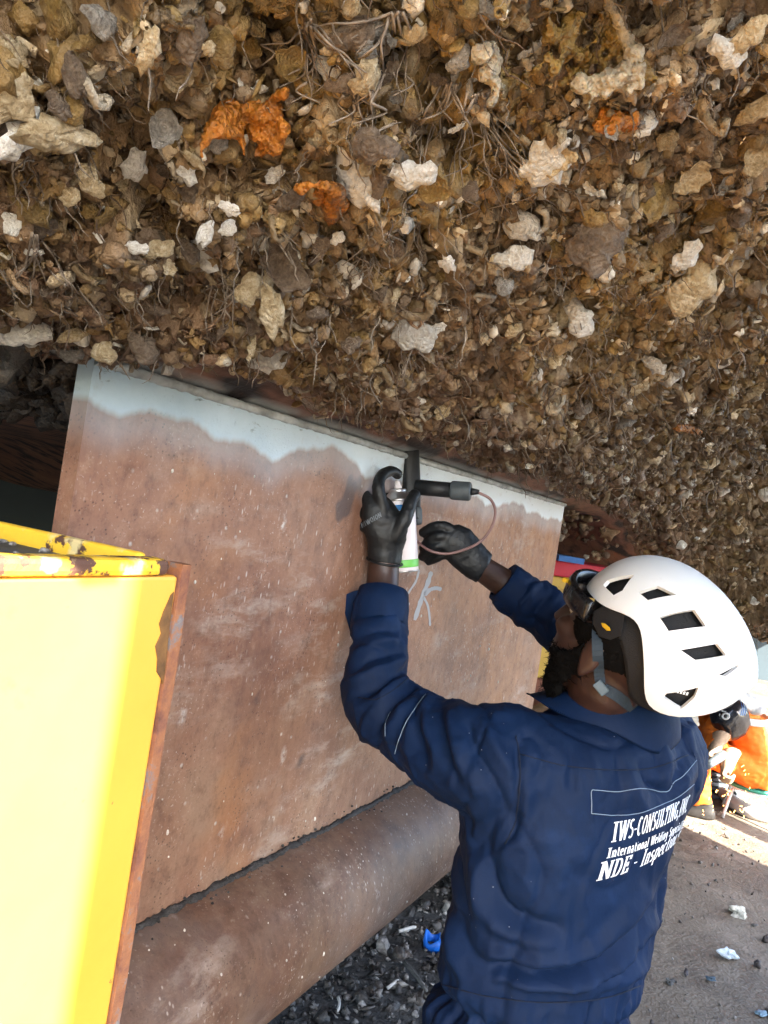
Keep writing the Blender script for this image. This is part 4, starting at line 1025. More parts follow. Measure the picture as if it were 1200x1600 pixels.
# ---- coverall
def build_coverall():
    mb = MB(); mb.loft(torso_secs(TORSO), 40); arm_tube(mb, ARM_L, 1.0, 24); arm_tube(mb, ARM_R, 1.0, 24)
    # deltoid / armpit fill
    mb.ball(PX(815, 1215, 1.165), (0.09, 0.09, 0.085), 16, 12); mb.ball(PX(1015, 1188, 1.31), (0.085, 0.085, 0.08), 16, 12)
    mb.ball(PX(800, 1265, 1.175), (0.075, 0.075, 0.09), 16, 12)
    for sg in (-1, 1): mb.loft(leg_secs(sg), 24)
    me = modded(mb, [('REMESH', dict(mode='VOXEL', voxel_size=0.005)), ('SMOOTH', dict(factor=0.5, iterations=14))])
    return me
cov = build_coverall()
FOLDS = [  # picture polyline, half width, amplitude (m)
 ([(776, 1508), (848, 1516), (920, 1504), (972, 1468), (1014, 1418)], 10, -.014), ([(770, 1490), (848, 1498), (915, 1486), (962, 1450), (1004, 1400)], 13, .010), ([(780, 1526), (860, 1534), (935, 1520), (985, 1482), (1026, 1440)], 9, .012),
 ([(924, 1534), (984, 1500), (1026, 1446)], 7, -.010), ([(950, 1540), (1000, 1510), (1025, 1470)], 8, .007),
 ([(744, 1350), (756, 1412), (796, 1456), (864, 1470)], 15, .011), ([(762, 1325), (776, 1400), (812, 1436), (870, 1448)], 17, -.011), ([(720, 1440), (740, 1490), (780, 1520)], 12, -.007), ([(705, 1430), (712, 1490), (730, 1530)], 10, .008),
 ([(805, 1150), (809, 1230), (803, 1300), (780, 1325)], 4, -.005), ([(820, 1190), (824, 1250), (815, 1310)], 9, .004),
 ([(1000, 1196), (1018, 1226), (1042, 1238)], 9, -.008), ([(1050, 1140), (1062, 1185), (1050, 1232)], 9, -.007), ([(1025, 1150), (1038, 1195), (1030, 1225)], 9, .006), ([(1072, 1140), (1080, 1190), (1068, 1230)], 8, .006),
 ([(880, 1160), (890, 1195), (893, 1235)], 10, -.005), ([(915, 1170), (928, 1210), (935, 1240)], 9, .004), ([(960, 1170), (968, 1205), (975, 1240)], 9, -.004),
 ([(733, 1135), (742, 1172), (772, 1222), (790, 1270)], 9, -.009), ([(758, 1128), (772, 1160), (796, 1205)], 9, .007), ([(700, 1120), (712, 1165), (745, 1235)], 10, .007), ([(690, 1105), (695, 1150), (715, 1220)], 8, -.007), ([(668, 1092), (668, 1140), (690, 1205)], 8, .005), ([(655, 1120), (655, 1160), (668, 1200)], 7, -.005),
 ([(648, 1072), (612, 1100), (592, 1140)], 8, -.010), ([(655, 1085), (625, 1115), (606, 1160)], 8, .006), ([(637, 1045), (590, 1075), (560, 1088)], 8, -.007), ([(632, 1060), (590, 1092), (562, 1105)], 7, .006), ([(628, 1018), (580, 1030), (556, 1048)], 7, -.006), ([(630, 1030), (585, 1048), (556, 1062)], 6, .005),
 ([(620, 985), (575, 990), (552, 1000)], 7, -.005), ([(622, 1000), (578, 1008), (552, 1020)], 6, .004), ([(618, 955), (570, 962), (550, 970)], 6, -.004),
 ([(860, 930), (835, 960), (830, 1000)], 7, -.006), ([(840, 915), (815, 940), (808, 975)], 6, .005), ([(880, 945), (860, 975), (858, 1010)], 6, .005)]
def fold_cov(me):
    V, Nn = mesh_np(me); px, dep = to_px(V); view = np.array([0, 0, CAM_Z]) - V; view /= np.linalg.norm(view, axis=1, keepdims=True)
    face = np.clip((Nn*view).sum(1)*3 + 0.3, 0, 1); D = np.zeros(len(V))
    for pts, w, amp in FOLDS:
        P = np.array([(q.x, q.y) for q in spline([(x, y, 0) for x, y in pts], 8)]); d = np.full(len(V), 1e9); par = np.zeros(len(V))
        L_ = np.concatenate([[0], np.cumsum(np.linalg.norm(np.diff(P, axis=0), axis=1))]); L_ /= L_[-1]
        for i in range(len(P)-1):
            a, b = P[i], P[i+1]; ab = b-a; t = np.clip(((px-a) @ ab)/max(1e-6, ab @ ab), 0, 1); dd = np.linalg.norm(px-(a+t[:, None]*ab), axis=1)
            m = dd < d; d[m] = dd[m]; par[m] = (L_[i] + t*(L_[i+1]-L_[i]))[m]
        D += 1.5*amp*(np.exp(-(d/w)**2) if amp > 0 else 0.5*np.exp(-(d/w)**2)+0.6*np.exp(-d/(0.55*w)))*face*np.sin(np.pi*np.clip(0.12+0.76*par, 0, 1))**0.7
    # broad slack and small crumple everywhere
    D += 0.006*nz(V, 9) + 0.0035*nz(V*np.array([1, 1, 0.6]), 22, 4.0) + 0.0012*fbm(V, 50, 2)
    wv = V + 0.05*np.stack([nz(V, 6, 1.0), nz(V, 6, 5.0), nz(V, 6, 9.0)], 1)
    rid = 1 - np.abs(nz(wv*np.array([1.0, 1.0, 0.55]), 13, 2.5))*2.4; rid2 = 1 - np.abs(nz(wv*np.array([1.3, 1.3, 0.8]), 24, 7.5))*2.4
    D += 0.0055*np.clip(rid, 0, 1)**2 + 0.0025*np.clip(rid2, 0, 1)**2
    rid3 = np.clip(1 - np.abs(nz(wv*np.array([1.0, 1.0, 0.7]), 9.5, 12.5))*2.2, 0, 1)**6; D -= 0.0065*rid3
    # gathers at the elastic waist
    rel = V - np.array(waist); ang = np.arctan2(rel @ np.array(Fw), rel @ np.array(U)); hz = rel[:, 2]
    torso = (np.hypot(rel[:, 0], rel[:, 1]) < 0.24)
    g_ = np.exp(-((hz+0.03)/0.07)**2)*torso
    D += g_*0.0042*(np.sin(ang*34+2*np.sin(ang*5)) + 0.5*np.sin(ang*57+hz*20))
    D -= 0.010*np.exp(-(hz/0.012)**2)*torso
    set_np(me, V + Nn*D[:, None])
fold_cov(cov)
V_, N_ = mesh_np(cov)
COV_BVH = BVHTree.FromPolygons([tuple(v) for v in V_], [tuple(p.vertices) for p in cov.polygons])
coverall = link_mesh('coverall', cov, M['navy'], worker)
def on_cov(x, y, off=0.0015):
    d = pdir(x, y).normalized(); h = COV_BVH.ray_cast(CAMP, d)
    if h[0] is None or (x > 900 and h[0].y > 1.36): return None
    return h[0] + h[1]*off
# ---- collar
def collar():
    nb = PX(956, 1113, 1.238); n_ = 44; V = []; F = []
    for i in range(n_+1):
        ps = -2.75 + 5.5*i/n_                                  # 0 = nape, ends meet at the throat
        d = (-Fw*math.cos(ps) + U*math.sin(ps)); back = math.cos(ps)
        r0 = 0.073 + 0.004*math.sin(3*ps); r1 = 0.108 + 0.018*(1-back)*0.5 + 0.02*max(0, -back)
        top = nb + d*r0 + UP*(0.030 + 0.006*back - 0.012*max(0, -back)); mid = nb + d*(r0+0.013) + UP*(0.036 + 0.006*back - 0.012*max(0, -back))
        low = nb + d*r1 + UP*(-0.022 - 0.012*back + 0.004*math.sin(5*ps) + 0.02*abs(math.sin(ps)) - 0.004*max(0, -back))
        inn = nb + d*(r0-0.002) + UP*(-0.02)
        V += [inn, top, mid, mid.lerp(low, 0.4) + d*0.006, low, low - d*0.004 + UP*0.004]
    m = 6
    for i in range(n_):
        for k in range(m-1): F.append((i*m+k, i*m+k+1, (i+1)*m+k+1, (i+1)*m+k))
    o = obj('collar', V, F, M['navy'], worker)
    s_ = o.modifiers.new('sol', 'SOLIDIFY'); s_.thickness = 0.003; b = o.modifiers.new('sub', 'SUBSURF'); b.levels = 1; b.render_levels = 1
    return o
collar()
# ---- cuffs
def cuff(a, b, r0, r1, name='cuff'):
    a, b = Vector(a), Vector(b); t = (b-a).normalized(); x = t.orthogonal().normalized(); y = t.cross(x); n_ = 28; V = []; F = []
    prof = [(0.0, r0), (0.5, r0*1.02), (1.0, r1), (1.02, r1-0.003), (0.5, r1-0.006)]
    for f, r in prof:
        for k in range(n_):
            q = 2*math.pi*k/n_; rr = r*(1+0.03*math.sin(2*q+1)+0.015*math.sin(7*q)); V.append(a + (b-a)*f + (x*math.cos(q)+y*math.sin(q))*rr)
    for i in range(len(prof)-1):
        for k in range(n_): F.append((i*n_+k, i*n_+(k+1) % n_, (i+1)*n_+(k+1) % n_, (i+1)*n_+k))
    return obj(name, V, F, M['navy'], worker)
cuff(PX(594, 975, 1.395), PX(599, 925, 1.422), .0505, .048)
cuff(PX(820, 936, 1.60), PX(786, 908, 1.598), .0475, .0455)
# loose cuff flaps
def flap(pts, d):
    V = [PX(x, y, d + dd) for x, y, dd in pts]; o = obj('cuff_flap', V, [tuple(range(len(V)))], M['navy'], worker, smooth=False)
    m = o.modifiers.new('sol', 'SOLIDIFY'); m.thickness = 0.004; m.offset = 0; return o
flap([(533, 932, 0), (552, 924, -.01), (575, 918, -.02), (578, 965, -.02), (560, 985, -.01), (549, 992, 0)], 1.42)
flap([(765, 932, 0), (785, 938, -.02), (800, 930, -.03), (812, 960, -.03), (795, 962, -.02), (779, 952, 0)], 1.60)
# ---- boots
M['boot'] = plain('black_boot', (0.015, 0.013, 0.012, 1), 0.5, 0.3, 40, 0.3)
for sg in (-1, 1):
    c = leg_secs(sg)[-1][0]; c = Vector((c.x, c.y, 0)); b = MB()
    b.loft([(c + Fw*0.03 + UP*0.002, Fw*0.135, U*0.048), (c + Fw*0.03 + UP*0.03, Fw*0.138, U*0.05), (c + Fw*0.025 + UP*0.06, Fw*0.12, U*0.047), (c + UP*0.10, Fw*0.07, U*0.045), (c + UP*0.16, Fw*0.055, U*0.048)], 24)
    link_mesh('boot', remesh(b, 0.008, 2), M['boot'], worker)

# ---- gloves
def fing(mb, pts, r):
    P = spline([PX(*q) for q in pts], 5); m = len(P); mb.tube(P, [r*(1.08-0.22*i/(m-1)) for i in range(m)], 10); mb.ball(P[-1], r*0.88, 10, 8); mb.ball(P[0], r*1.08, 10, 8)
def left_glove():
    mb = MB(); v = lambda d: PX(600, 800, 1.42)
    ax = Vector((1, 0.25, 0)).normalized(); th = Vector((-0.25, 1, 0.15)).normalized()
    k = 1.42/FPX
    mb.loft([(PX(601, 876, 1.436), ax*27.5*k, th*.031), (PX(601, 866, 1.434), ax*28.5*k, th*.030), (PX(602, 855, 1.432), ax*29*k, th*.027), (PX(603, 838, 1.424), ax*34*k, th*.024), (PX(601, 812, 1.42), ax*36*k, th*.022), (PX(594, 790, 1.42), ax*29*k, th*.020), (PX(588, 774, 1.424), ax*20*k, th*.015)], 24)
    fing(mb, [(600, 800, 1.412), (592, 768, 1.408), (593, 750, 1.418), (602, 739, 1.432), (613, 736, 1.445), (621, 741, 1.455)], .0118)
    fing(mb, [(584, 792, 1.414), (573, 779, 1.422), (570, 772, 1.445), (582, 772, 1.478), (604, 778, 1.497)], .0120)
    fing(mb, [(578, 806, 1.416), (566, 800, 1.428), (566, 797, 1.456), (582, 798, 1.487), (606, 804, 1.502)], .0118)
    fing(mb, [(576, 826, 1.420), (566, 822, 1.434), (569, 822, 1.46), (584, 824, 1.485), (604, 829, 1.498)], .0105)
    fing(mb, [(616, 838, 1.414), (630, 815, 1.410), (638, 796, 1.416), (643, 782, 1.424), (648, 774, 1.434)], .0138)
    mb.ball(PX(620, 828, 1.418), (0.021, 0.018, 0.028), 12, 8)
    me = remesh(mb, 0.0026, 6); V, Nn = mesh_np(me); V += Nn*(0.0012*nz(V, 55) + 0.0006*nz(V, 140))[:, None]; set_np(me, V)
    bv = BVHTree.FromPolygons([tuple(q) for q in V], [tuple(p.vertices) for p in me.polygons])
    o = link_mesh('glove', me, M['glove'], worker)
    hem = MB(); P = []
    for i in range(25):
        a = 2*math.pi*i/24; P.append(PX(601, 877, 1.436) + ax*28.5*k*math.cos(a) + th*.0315*math.sin(a))
    hem.tube(P, 0.0022, 6, False).build('glove_hem', M['glove'], worker)
    return o, bv
LG, LG_BVH = left_glove()
def right_glove():
    mb = MB(); k = 1.58/FPX
    ax = (PX(770, 850, 1.58)-PX(735, 908, 1.58)).normalized(); th = Vector((0.1, 1, 0.1)).normalized()
    mb.loft([(PX(757, 889, 1.588), ax*25*k, th*.030), (PX(748, 882, 1.583), ax*27*k, th*.028), (PX(735, 870, 1.578), ax*30*k, th*.023), (PX(718, 853, 1.572), ax*31*k, th*.021), (PX(703, 842, 1.57), ax*27*k, th*.019), (PX(694, 838, 1.57), ax*19*k, th*.014)], 24)
    fing(mb, [(708, 830, 1.568), (693, 822, 1.566), (676, 823, 1.572), (661, 832, 1.585)], .0112)
    fing(mb, [(700, 840, 1.566), (684, 838, 1.562), (670, 845, 1.572), (662, 856, 1.588)], .0118)
    fing(mb, [(700, 850, 1.568), (684, 853, 1.564), (669, 861, 1.575), (660, 870, 1.59)], .0115)
    fing(mb, [(706, 862, 1.572), (692, 867, 1.57), (679, 874, 1.578), (670, 878, 1.59)], .0100)
    fing(mb, [(722, 868, 1.585), (706, 864, 1.605), (690, 858, 1.62), (674, 852, 1.625)], .0130)
    me = remesh(mb, 0.0026, 6); V, Nn = mesh_np(me); V += Nn*(0.0012*nz(V, 55) + 0.0006*nz(V, 140))[:, None]; set_np(me, V)
    return link_mesh('glove', me, M['glove'], worker)
right_glove()

# ---- stitched label outline and seams
M['stitch'] = plain('pale_blue_thread', (0.20, 0.27, 0.36, 1), 0.8, 0.1, 80, 0)
def thread(pts, r=0.0006, name='stitching', mat='stitch', parent=None, sub=8):
    P = [on_cov(q.x, q.y, 0.0008) for q in spline([(x, y, 0) for x, y in pts], sub)]; P = [p for p in P if p is not None]
    if len(P) > 2: MB().tube(P, r, 5).build(name, M[mat], parent or coverall)
thread([(924, 1271), (924, 1254), (924, 1236), (933, 1234.5), (965, 1237), (1000, 1232), (1040, 1237), (1052, 1223), (1068, 1212), (1088, 1188)])
thread([(924, 1271), (965, 1274), (1000, 1270), (1030, 1259), (1060, 1245), (1084, 1225)])
thread([(665, 1085), (640, 1120), (625, 1152), (617, 1178)], 0.0007); thread([(610, 1112), (603, 1128), (602, 1150)], 0.0006)
M['seam'] = plain('dark_seam', (0.002, 0.007, 0.022, 1), 0.8, 0.1, 80, 0)
for ln_ in ([(806, 1150), (812, 1180), (813, 1225), (806, 1280), (790, 1318)], [(812, 1178), (880, 1196), (950, 1203), (1020, 1200), (1075, 1180)], [(560, 1090), (590, 1092), (625, 1070), (640, 1055)], [(690, 1538), (760, 1556), (850, 1566), (940, 1560), (1000, 1540)]): thread(ln_, 0.0009, 'seam', 'seam')
# ---- lettering on the back: condensed bold serif strokes
def arc(cx, cy, rx, ry, a0, a1, n_=14): return [(cx+rx*math.cos(R(a0+(a1-a0)*i/n_)), cy+ry*math.sin(R(a0+(a1-a0)*i/n_))) for i in range(n_+1)]
GL = {  # width, strokes, serifs (x, y, half width)
 'I': (.34, [[(.17, 0), (.17, 1)]], [(.17, 0, .15), (.17, 1, .15)]),
 'W': (.86, [[(.08, 1), (.27, 0)], [(.27, 0), (.43, .9)], [(.43, 1), (.60, 0)], [(.60, 0), (.78, 1)]], [(.08, 1, .11), (.43, 1, .11), (.78, 1, .09)]),
 'S': (.50, [arc(.25, .745, .16, .215, 40, 270) + arc(.25, .27, .18, .235, 90, -140)[1:]], []),
 '-': (.34, [[(.04, .4), (.30, .4)]], []), ' ': (.30, [], []),
 'C': (.54, [arc(.29, .5, .21, .47, 50, 310)], []), 'O': (.58, [arc(.29, .5, .21, .47, 0, 360, 24)], []),
 'N': (.66, [[(.13, 0), (.13, 1)], [(.13, 1), (.53, 0)], [(.53, 0), (.53, 1)]], [(.13, 0, .12), (.10, 1, .1), (.53, 1, .12)]),
 'U': (.62, [[(.13, 1), (.13, .3)] + arc(.31, .28, .18, .25, 180, 360)[1:] + [(.49, 1)]], [(.13, 1, .13), (.49, 1, .11)]),
 'L': (.50, [[(.15, 1), (.15, 0)], [(.15, .05), (.44, .05)], [(.44, 0), (.44, .28)]], [(.15, 1, .13), (.13, 0, .12)]),
 'T': (.56, [[(.28, 0), (.28, 1)], [(.05, .95), (.51, .95)], [(.05, 1), (.05, .74)], [(.51, 1), (.51, .74)]], [(.28, 0, .14)]),
 'G': (.60, [arc(.29, .5, .21, .47, 50, 330), [(.49, .06), (.49, .42)]], [(.47, .44, .11)]),
 ',': (.22, [[(.11, .12), (.12, 0), (.06, -.16)]], []), '.': (.22, [[(.11, 0), (.11, .13)]], []),
 'D': (.62, [[(.14, 0), (.14, 1)], [(.14, .96), (.28, .96)] + arc(.28, .5, .24, .46, 90, -90)[1:] + [(.14, .04)]], [(.1, 0, .1), (.1, 1, .1)]),
 'E': (.54, [[(.14, 0), (.14, 1)], [(.14, .96), (.46, .96)], [(.14, .04), (.47, .04)], [(.14, .5), (.36, .5)], [(.46, 1), (.46, .76)], [(.47, 0), (.47, .26)], [(.36, .38), (.36, .62)]], [(.1, 0, .1), (.1, 1, .1)]),
 'n': (.52, [[(.12, 0), (.12, .66)], [(.12, .5), (.2, .64), (.32, .66), (.39, .52), (.39, 0)]], [(.12, 0, .11), (.39, 0, .11), (.09, .66, .07)]),
 's': (.40, [arc(.2, .495, .12, .15, 40, 270) + arc(.2, .185, .14, .165, 90, -140)[1:]], []),
 'p': (.52, [[(.12, -.3), (.12, .66)], arc(.27, .33, .16, .32, 150, -150, 18)], [(.12, -.3, .12), (.08, .66, .07)]),
 'e': (.44, [[(.07, .36), (.37, .36)] + arc(.22, .34, .15, .31, 0, 310, 18)[1:]], []),
 'c': (.42, [arc(.22, .33, .15, .32, 45, 315)], []), 'o': (.46, [arc(.23, .33, .16, .31, 0, 360, 20)], []),
 't': (.34, [[(.15, .9), (.15, .12), (.22, .03), (.31, .08)], [(.03, .63), (.30, .63)]], []),
 'i': (.28, [[(.14, 0), (.14, .66)], [(.14, .82), (.14, .95)]], [(.14, 0, .11), (.1, .66, .07)]),
 'r': (.40, [[(.12, 0), (.12, .66)], [(.12, .46), (.2, .62), (.33, .62)]], [(.12, 0, .11), (.09, .66, .07)]),
 'a': (.44, [[(.08, .54), (.16, .65), (.28, .62), (.31, .5), (.31, .06), (.38, .02)], arc(.2, .19, .12, .18, 60, 330, 12)], []),
 'l': (.28, [[(.14, 0), (.14, 1)]], [(.14, 0, .11), (.1, 1, .07)]),
 'd': (.50, [[(.37, 0), (.37, 1)], arc(.22, .33, .15, .32, 40, 320, 16)], [(.33, 1, .07)]),
 'g': (.46, [arc(.22, .4, .14, .24, 0, 360, 16), [(.36, .6), (.36, -.1)] + arc(.22, -.12, .14, .16, 0, -150)[1:]], [])}
def layout(text, gap=.05, single=True):
    x = 0; out = []; wd = 0
    for ch in text:
        w, st, se = GL[ch]; wd += 1 if single else ch == ' '
        for s_ in st: out.append(([(x+a, b) for a, b in s_], None, wd))
        for cx, cy, hw in se:
            yy = cy + (0.03 if cy < 0.4 else -0.03); out.append(([(x+cx-hw, yy), (x+cx+hw, yy)], 0.065, wd))
        x += w + gap
    return out, x
def lettering(text, fpos, thick=.155, thin=.07, name='lettering', raycast=on_cov, mat='print', parent=None, off=0.0012, single=True):
    st, total = layout(text, single=single); V = []; F = []; cur = 0; last = None
    for si, (pl, fixed, wd) in enumerate(st):
        if wd != cur:
            if F: obj(name, V, F, M[mat], parent or coverall, smooth=False)
            V = []; F = []; cur = wd
        m = len(pl)
        if m == 2 and fixed is None:
            (a, b), (c, d) = pl; pl = [(a+(c-a)*i/5, b+(d-b)*i/5) for i in range(6)]; m = 6
        base = len(V); ok = True; row = []
        for i, (x, y) in enumerate(pl):
            a, b = pl[max(i-1, 0)], pl[min(i+1, m-1)]; tx, ty = b[0]-a[0], b[1]-a[1]; l = math.hypot(tx, ty) or 1; tx, ty = tx/l, ty/l
            w = (fixed if fixed else thin + (thick-thin)*abs(ty))/2
            for sg in (1, -1):
                xx, yy = x - ty*w*sg, y + tx*w*sg; u, v = fpos(xx/total, yy); h = raycast(u, v, off + si*0.000012)
                row.append(h)
        for i in range(m-1):
            q = row[2*i:2*i+4]
            if all(h is not None for h in q) and max((q[0]-h).length for h in q) < 0.03:
                n0 = len(V); V += [q[0], q[1], q[3], q[2]]; F.append((n0, n0+1, n0+2, n0+3))
    return obj(name, V, F, M[mat], parent or coverall, smooth=False) if F else None
n = NT('white_print'); M['print'] = n.done((0.72, 0.76, 0.8, 1), 0.7)
def qcurve(p0, p1, p2, u0, u1, warp=0.8):
    """baseline through three points; second half tighter as the cloth turns away"""
    def f(t, y):
        t = t if t < 0 else t**warp if t <= 1 else t
        a, b, c = (1-t)**2, 2*t*(1-t), t*t
        ux, uy = u0[0]+(u1[0]-u0[0])*t, u0[1]+(u1[1]-u0[1])*t
        return a*p0[0]+b*p1[0]+c*p2[0]+ux*y, a*p0[1]+b*p1[1]+c*p2[1]+uy*y
    return f
lettering('IWS-CONSULTING,INC', name='letter', fpos=qcurve((953, 1316), (1024, 1303), (1071, 1267), (5, -31), (7, -27)))
lettering('International Welding Specialist', qcurve((946, 1341), (1020, 1327), (1068, 1290), (3, -16), (4, -14)), thick=.17, thin=.09, single=False)
lettering('NDE - Inspections', name='letter', fpos=qcurve((930, 1376), (1015, 1358), (1058, 1312), (9, -29), (9, -25)))
def on_glove(x, y, off=0.001):
    h = LG_BVH.ray_cast(CAMP, pdir(x, y).normalized()); return None if h[0] is None else h[0] + h[1]*off
n = NT('grey_glove_print'); M['gprint'] = n.done((0.12, 0.14, 0.16, 1), 0.7)
def gpos(x0, y0, x1, y1, hx, hy):
    return lambda t, y: (x0+(x1-x0)*t+hx*y, y0+(y1-y0)*t+hy*y)
lettering('NIWOION', gpos(566, 825, 597, 807, -2.5, -7), name='glove_print', raycast=on_glove, mat='gprint', parent=LG, off=0.0007, thick=.17, thin=.1, single=False)
# ================================================================== white helmet
helm = thing('safety_helmet', 'white vented climbing-style safety helmet on the head of the person in navy', 'helmet', HC)
n = NT('white_helmet_plastic'); n.bump(n.noise(500, 2), 0.05, 0.001)
hc_ = n.ramp(n.noise(7, 3), [(0.35, (0.70, 0.72, 0.72)), (0.65, (0.78, 0.79, 0.79))])
hc_ = n.mix(n.mr(n.noise(30, 7, 0.7), 0.56, 0.75, 0, 0.35), hc_, (0.42, 0.4, 0.36, 1)); hc_ = n.mix(n.math('MULTIPLY', n.mr(n.noise(1.0, 4, 0.6, n.mapping((300, 20, 20))), 0.66, 0.7, 0, 0.5), n.mr(n.noise(12, 2), 0.5, 0.6)), hc_, (0.4, 0.4, 0.4, 1))
M['helmet'] = n.done(hc_, n.mr(n.noise(22, 4), 0.3, 0.7, 0.28, 0.5), 0, 0.45)
M['liner'] = plain('black_liner_foam', (0.012, 0.012, 0.013, 1), 0.75, 0.3, 150, 0.5)
M['strap'] = plain('dark_webbing', (0.018, 0.03, 0.042, 1), 0.7, 0.2, 300, 0.4)
M['buckle'] = plain('grey_buckle', (0.07, 0.1, 0.12, 1), 0.35, 0.2, 60, 0)
M['yellow_bit'] = plain('yellow_clip', (0.7, 0.42, 0.02, 1), 0.5, 0.1, 60, 0)
def dome(lx, ly, lz, extra=0.0, nph=96, nth=36, bump=True):
    V = [E(0, 0, lz)]; F = []
    for j in range(1, nth+1):
        for i in range(nph):
            ph = 2*math.pi*i/nph; p_ = ph if ph <= math.pi else ph-2*math.pi; th = min(rim_ang(p_)+extra*(1-math.exp(-(p_/0.75)**2)), R(150))*j/nth
            k = 1.0
            if bump:
                d = (p_*1.0); w = math.sin(th)
                k += 0.022*math.exp(-((abs(p_)-R(78)-0.5*(th-1.0))/0.12)**2)*sstep(0.5, 0.9, th)*(1-sstep(1.35, 1.7, th))      # side ridge
                k += 0.012*math.exp(-(p_/0.35)**2)*w + 0.012*math.exp(-((abs(p_)-math.pi)/0.4)**2)*w                              # crown ridge
                k += 0.018*sstep(0.80, 1.0, j/nth)*math.exp(-(p_/0.8)**2)                                                        # brim
                k += 0.015*sstep(0.75, 1.0, j/nth)*math.exp(-((abs(p_)-R(135))/0.4)**2)                                         # nape flare
            e = 0.92
            sx_, cx_ = math.sin(p_), math.cos(p_); st = math.sin(th)**e if math.sin(th) > 0 else 0
            V.append(E(lx*k*st*cx_, ly*k*st*sx_, lz*k*math.cos(th)))
    for i in range(nph): F.append((0, 1+i, 1+(i+1) % nph))
    for j in range(nth-1):
        for i in range(nph):
            a = 1+j*nph+i; b = 1+j*nph+(i+1) % nph; F.append((a, a+nph, b+nph, b))
    return V, F
def build_helmet():
    V, F = dome(LX, LY, LZ); bv = BVHTree.FromPolygons([tuple(v) for v in V], F)
    me = bpy.data.meshes.new('shell'); me.from_pydata([tuple(v) for v in V], [], F); me.update()
    o = bpy.data.objects.new('tmp_shell', me); COL.objects.link(o)
    s_ = o.modifiers.new('s', 'SOLIDIFY'); s_.thickness = 0.006; s_.offset = -1
    vents = [[(943.5, 914), (950, 907), (989, 898.6), (972, 922), (959, 929)], [(999, 925.5), (1027, 916), (1055, 929), (1013, 937)], [(1033, 965), (1083.5, 953), (1101, 978), (1046, 985)],
             [(1066, 1016), (1120, 1006.6), (1133, 1023.7), (1088, 1031)], [(1124, 1054), (1153, 1038), (1152, 1043), (1134, 1056)], [(1038, 1090), (1043, 1084), (1090, 1075), (1084, 1090), (1064, 1107)]]
    VENTHITS.clear(); tmp = []
    def addcut(top, bot):
        m = len(top); cm = bpy.data.meshes.new('cut'); cm.from_pydata([tuple(v) for v in top+bot], [], [tuple(range(m-1, -1, -1)), tuple(range(m, 2*m))] + [(k, (k+1) % m, m+(k+1) % m, m+k) for k in range(m)]); cm.update()
        bm = bmesh.new(); bm.from_mesh(cm); bmesh.ops.triangulate(bm, faces=bm.faces); bmesh.ops.recalc_face_normals(bm, faces=bm.faces); bm.to_mesh(cm); bm.free()
        c_ = bpy.data.objects.new('tmp_cut', cm); COL.objects.link(c_); tmp.append(c_)
        b = o.modifiers.new('b', 'BOOLEAN'); b.operation = 'DIFFERENCE'; b.object = c_; b.solver = 'EXACT'
    for poly in vents:
        hits = [next((h for h in (bv.ray_cast(CAMP, pdir(x+e, y+0.7*e).normalized()) for e in (0, 0.6, -0.6, 1.2)) if h[0] is not None), (None,)) for x, y in poly]
        if any(h[0] is None for h in hits): continue
        c = sum((h[0] for h in hits), Vector())/len(hits); nn = sum((h[1] for h in hits), Vector()).normalized()
        if nn.dot(CAMP-c) < 0: nn = -nn
        P = [h[0] for h in hits]
        area = sum(((P[i]-c).cross(P[(i+1) % len(P)]-c) for i in range(len(P))), Vector())
        if area.dot(nn) < 0: P = P[::-1]
        top = [p + nn*0.03 + (p-c)*0.25 for p in P]; bot = [p - nn*0.03 - (p-c)*0.12 for p in P]; addcut(top[::-1], bot[::-1]); VENTHITS.append((c, nn, P))
        # its mirror on the far side
        def mir(q): l = EM.transposed() @ (q-EC); return EC + EM @ Vector((l.x, -l.y, l.z))
        if (EM.transposed() @ (c-EC)).y > 0.07: addcut([mir(q) for q in top], [mir(q) for q in bot])
    dg = bpy.context.evaluated_depsgraph_get(); out = bpy.data.meshes.new_from_object(o.evaluated_get(dg))
    bpy.data.objects.remove(o)
    for c_ in tmp: bpy.data.objects.remove(c_)
    print('VENTS', len(VENTHITS), len(tmp))
    sh = link_mesh('shell', out, M['helmet'], helm)
    sh.data.set_sharp_from_angle(angle=R(35))
    # foam liner, reaching lower than the shell at the sides and back
    V, F = dome(LX-0.016, LY-0.014, LZ-0.016, R(24), 64, 24, False)
    global LIN_BVH; LIN_BVH = BVHTree.FromPolygons([tuple(v) for v in V], F)
    ln = obj('liner', V, F, M['liner'], helm); s2 = ln.modifiers.new('s', 'SOLIDIFY'); s2.thickness = 0.006; s2.offset = -1
    return bv
VENTHITS = []
HEL_BVH = build_helmet()
# skirts to ray cast straps and pads on: a wider dome going low
V, F = dome(LX-0.006, LY-0.006, LZ-0.006, R(40), 64, 30, False); LOW_BVH = BVHTree.FromPolygons([tuple(v) for v in V], F)
def on_low(x, y, off=0.0):
    h = LOW_BVH.ray_cast(CAMP, pdir(x, y).normalized())
    if h[0] is None: return None
    nn = h[1] if h[1].dot(CAMP-h[0]) > 0 else -h[1]
    return h[0] + nn*off
def patch(name, poly, mat, t=0.006, off=0.002, parent=None):
    """solid patch with a picture outline, lying on the low dome"""
    P = [on_low(x, y, off) for x, y in poly]; P = [p for p in P if p is not None]
    if len(P) < 3: return None
    c = sum(P, Vector())/len(P); nn = (CAMP-c).normalized(); m = len(P)
    V = P + [p - nn*t for p in P]; F = [tuple(range(m)), tuple(range(2*m-1, m-1, -1))] + [(k, m+k, m+(k+1) % m, (k+1) % m) for k in range(m)]
    o = obj(name, V, F, mat, parent or helm, smooth=False); bevel_obj(o, 0.0015, 2); return o
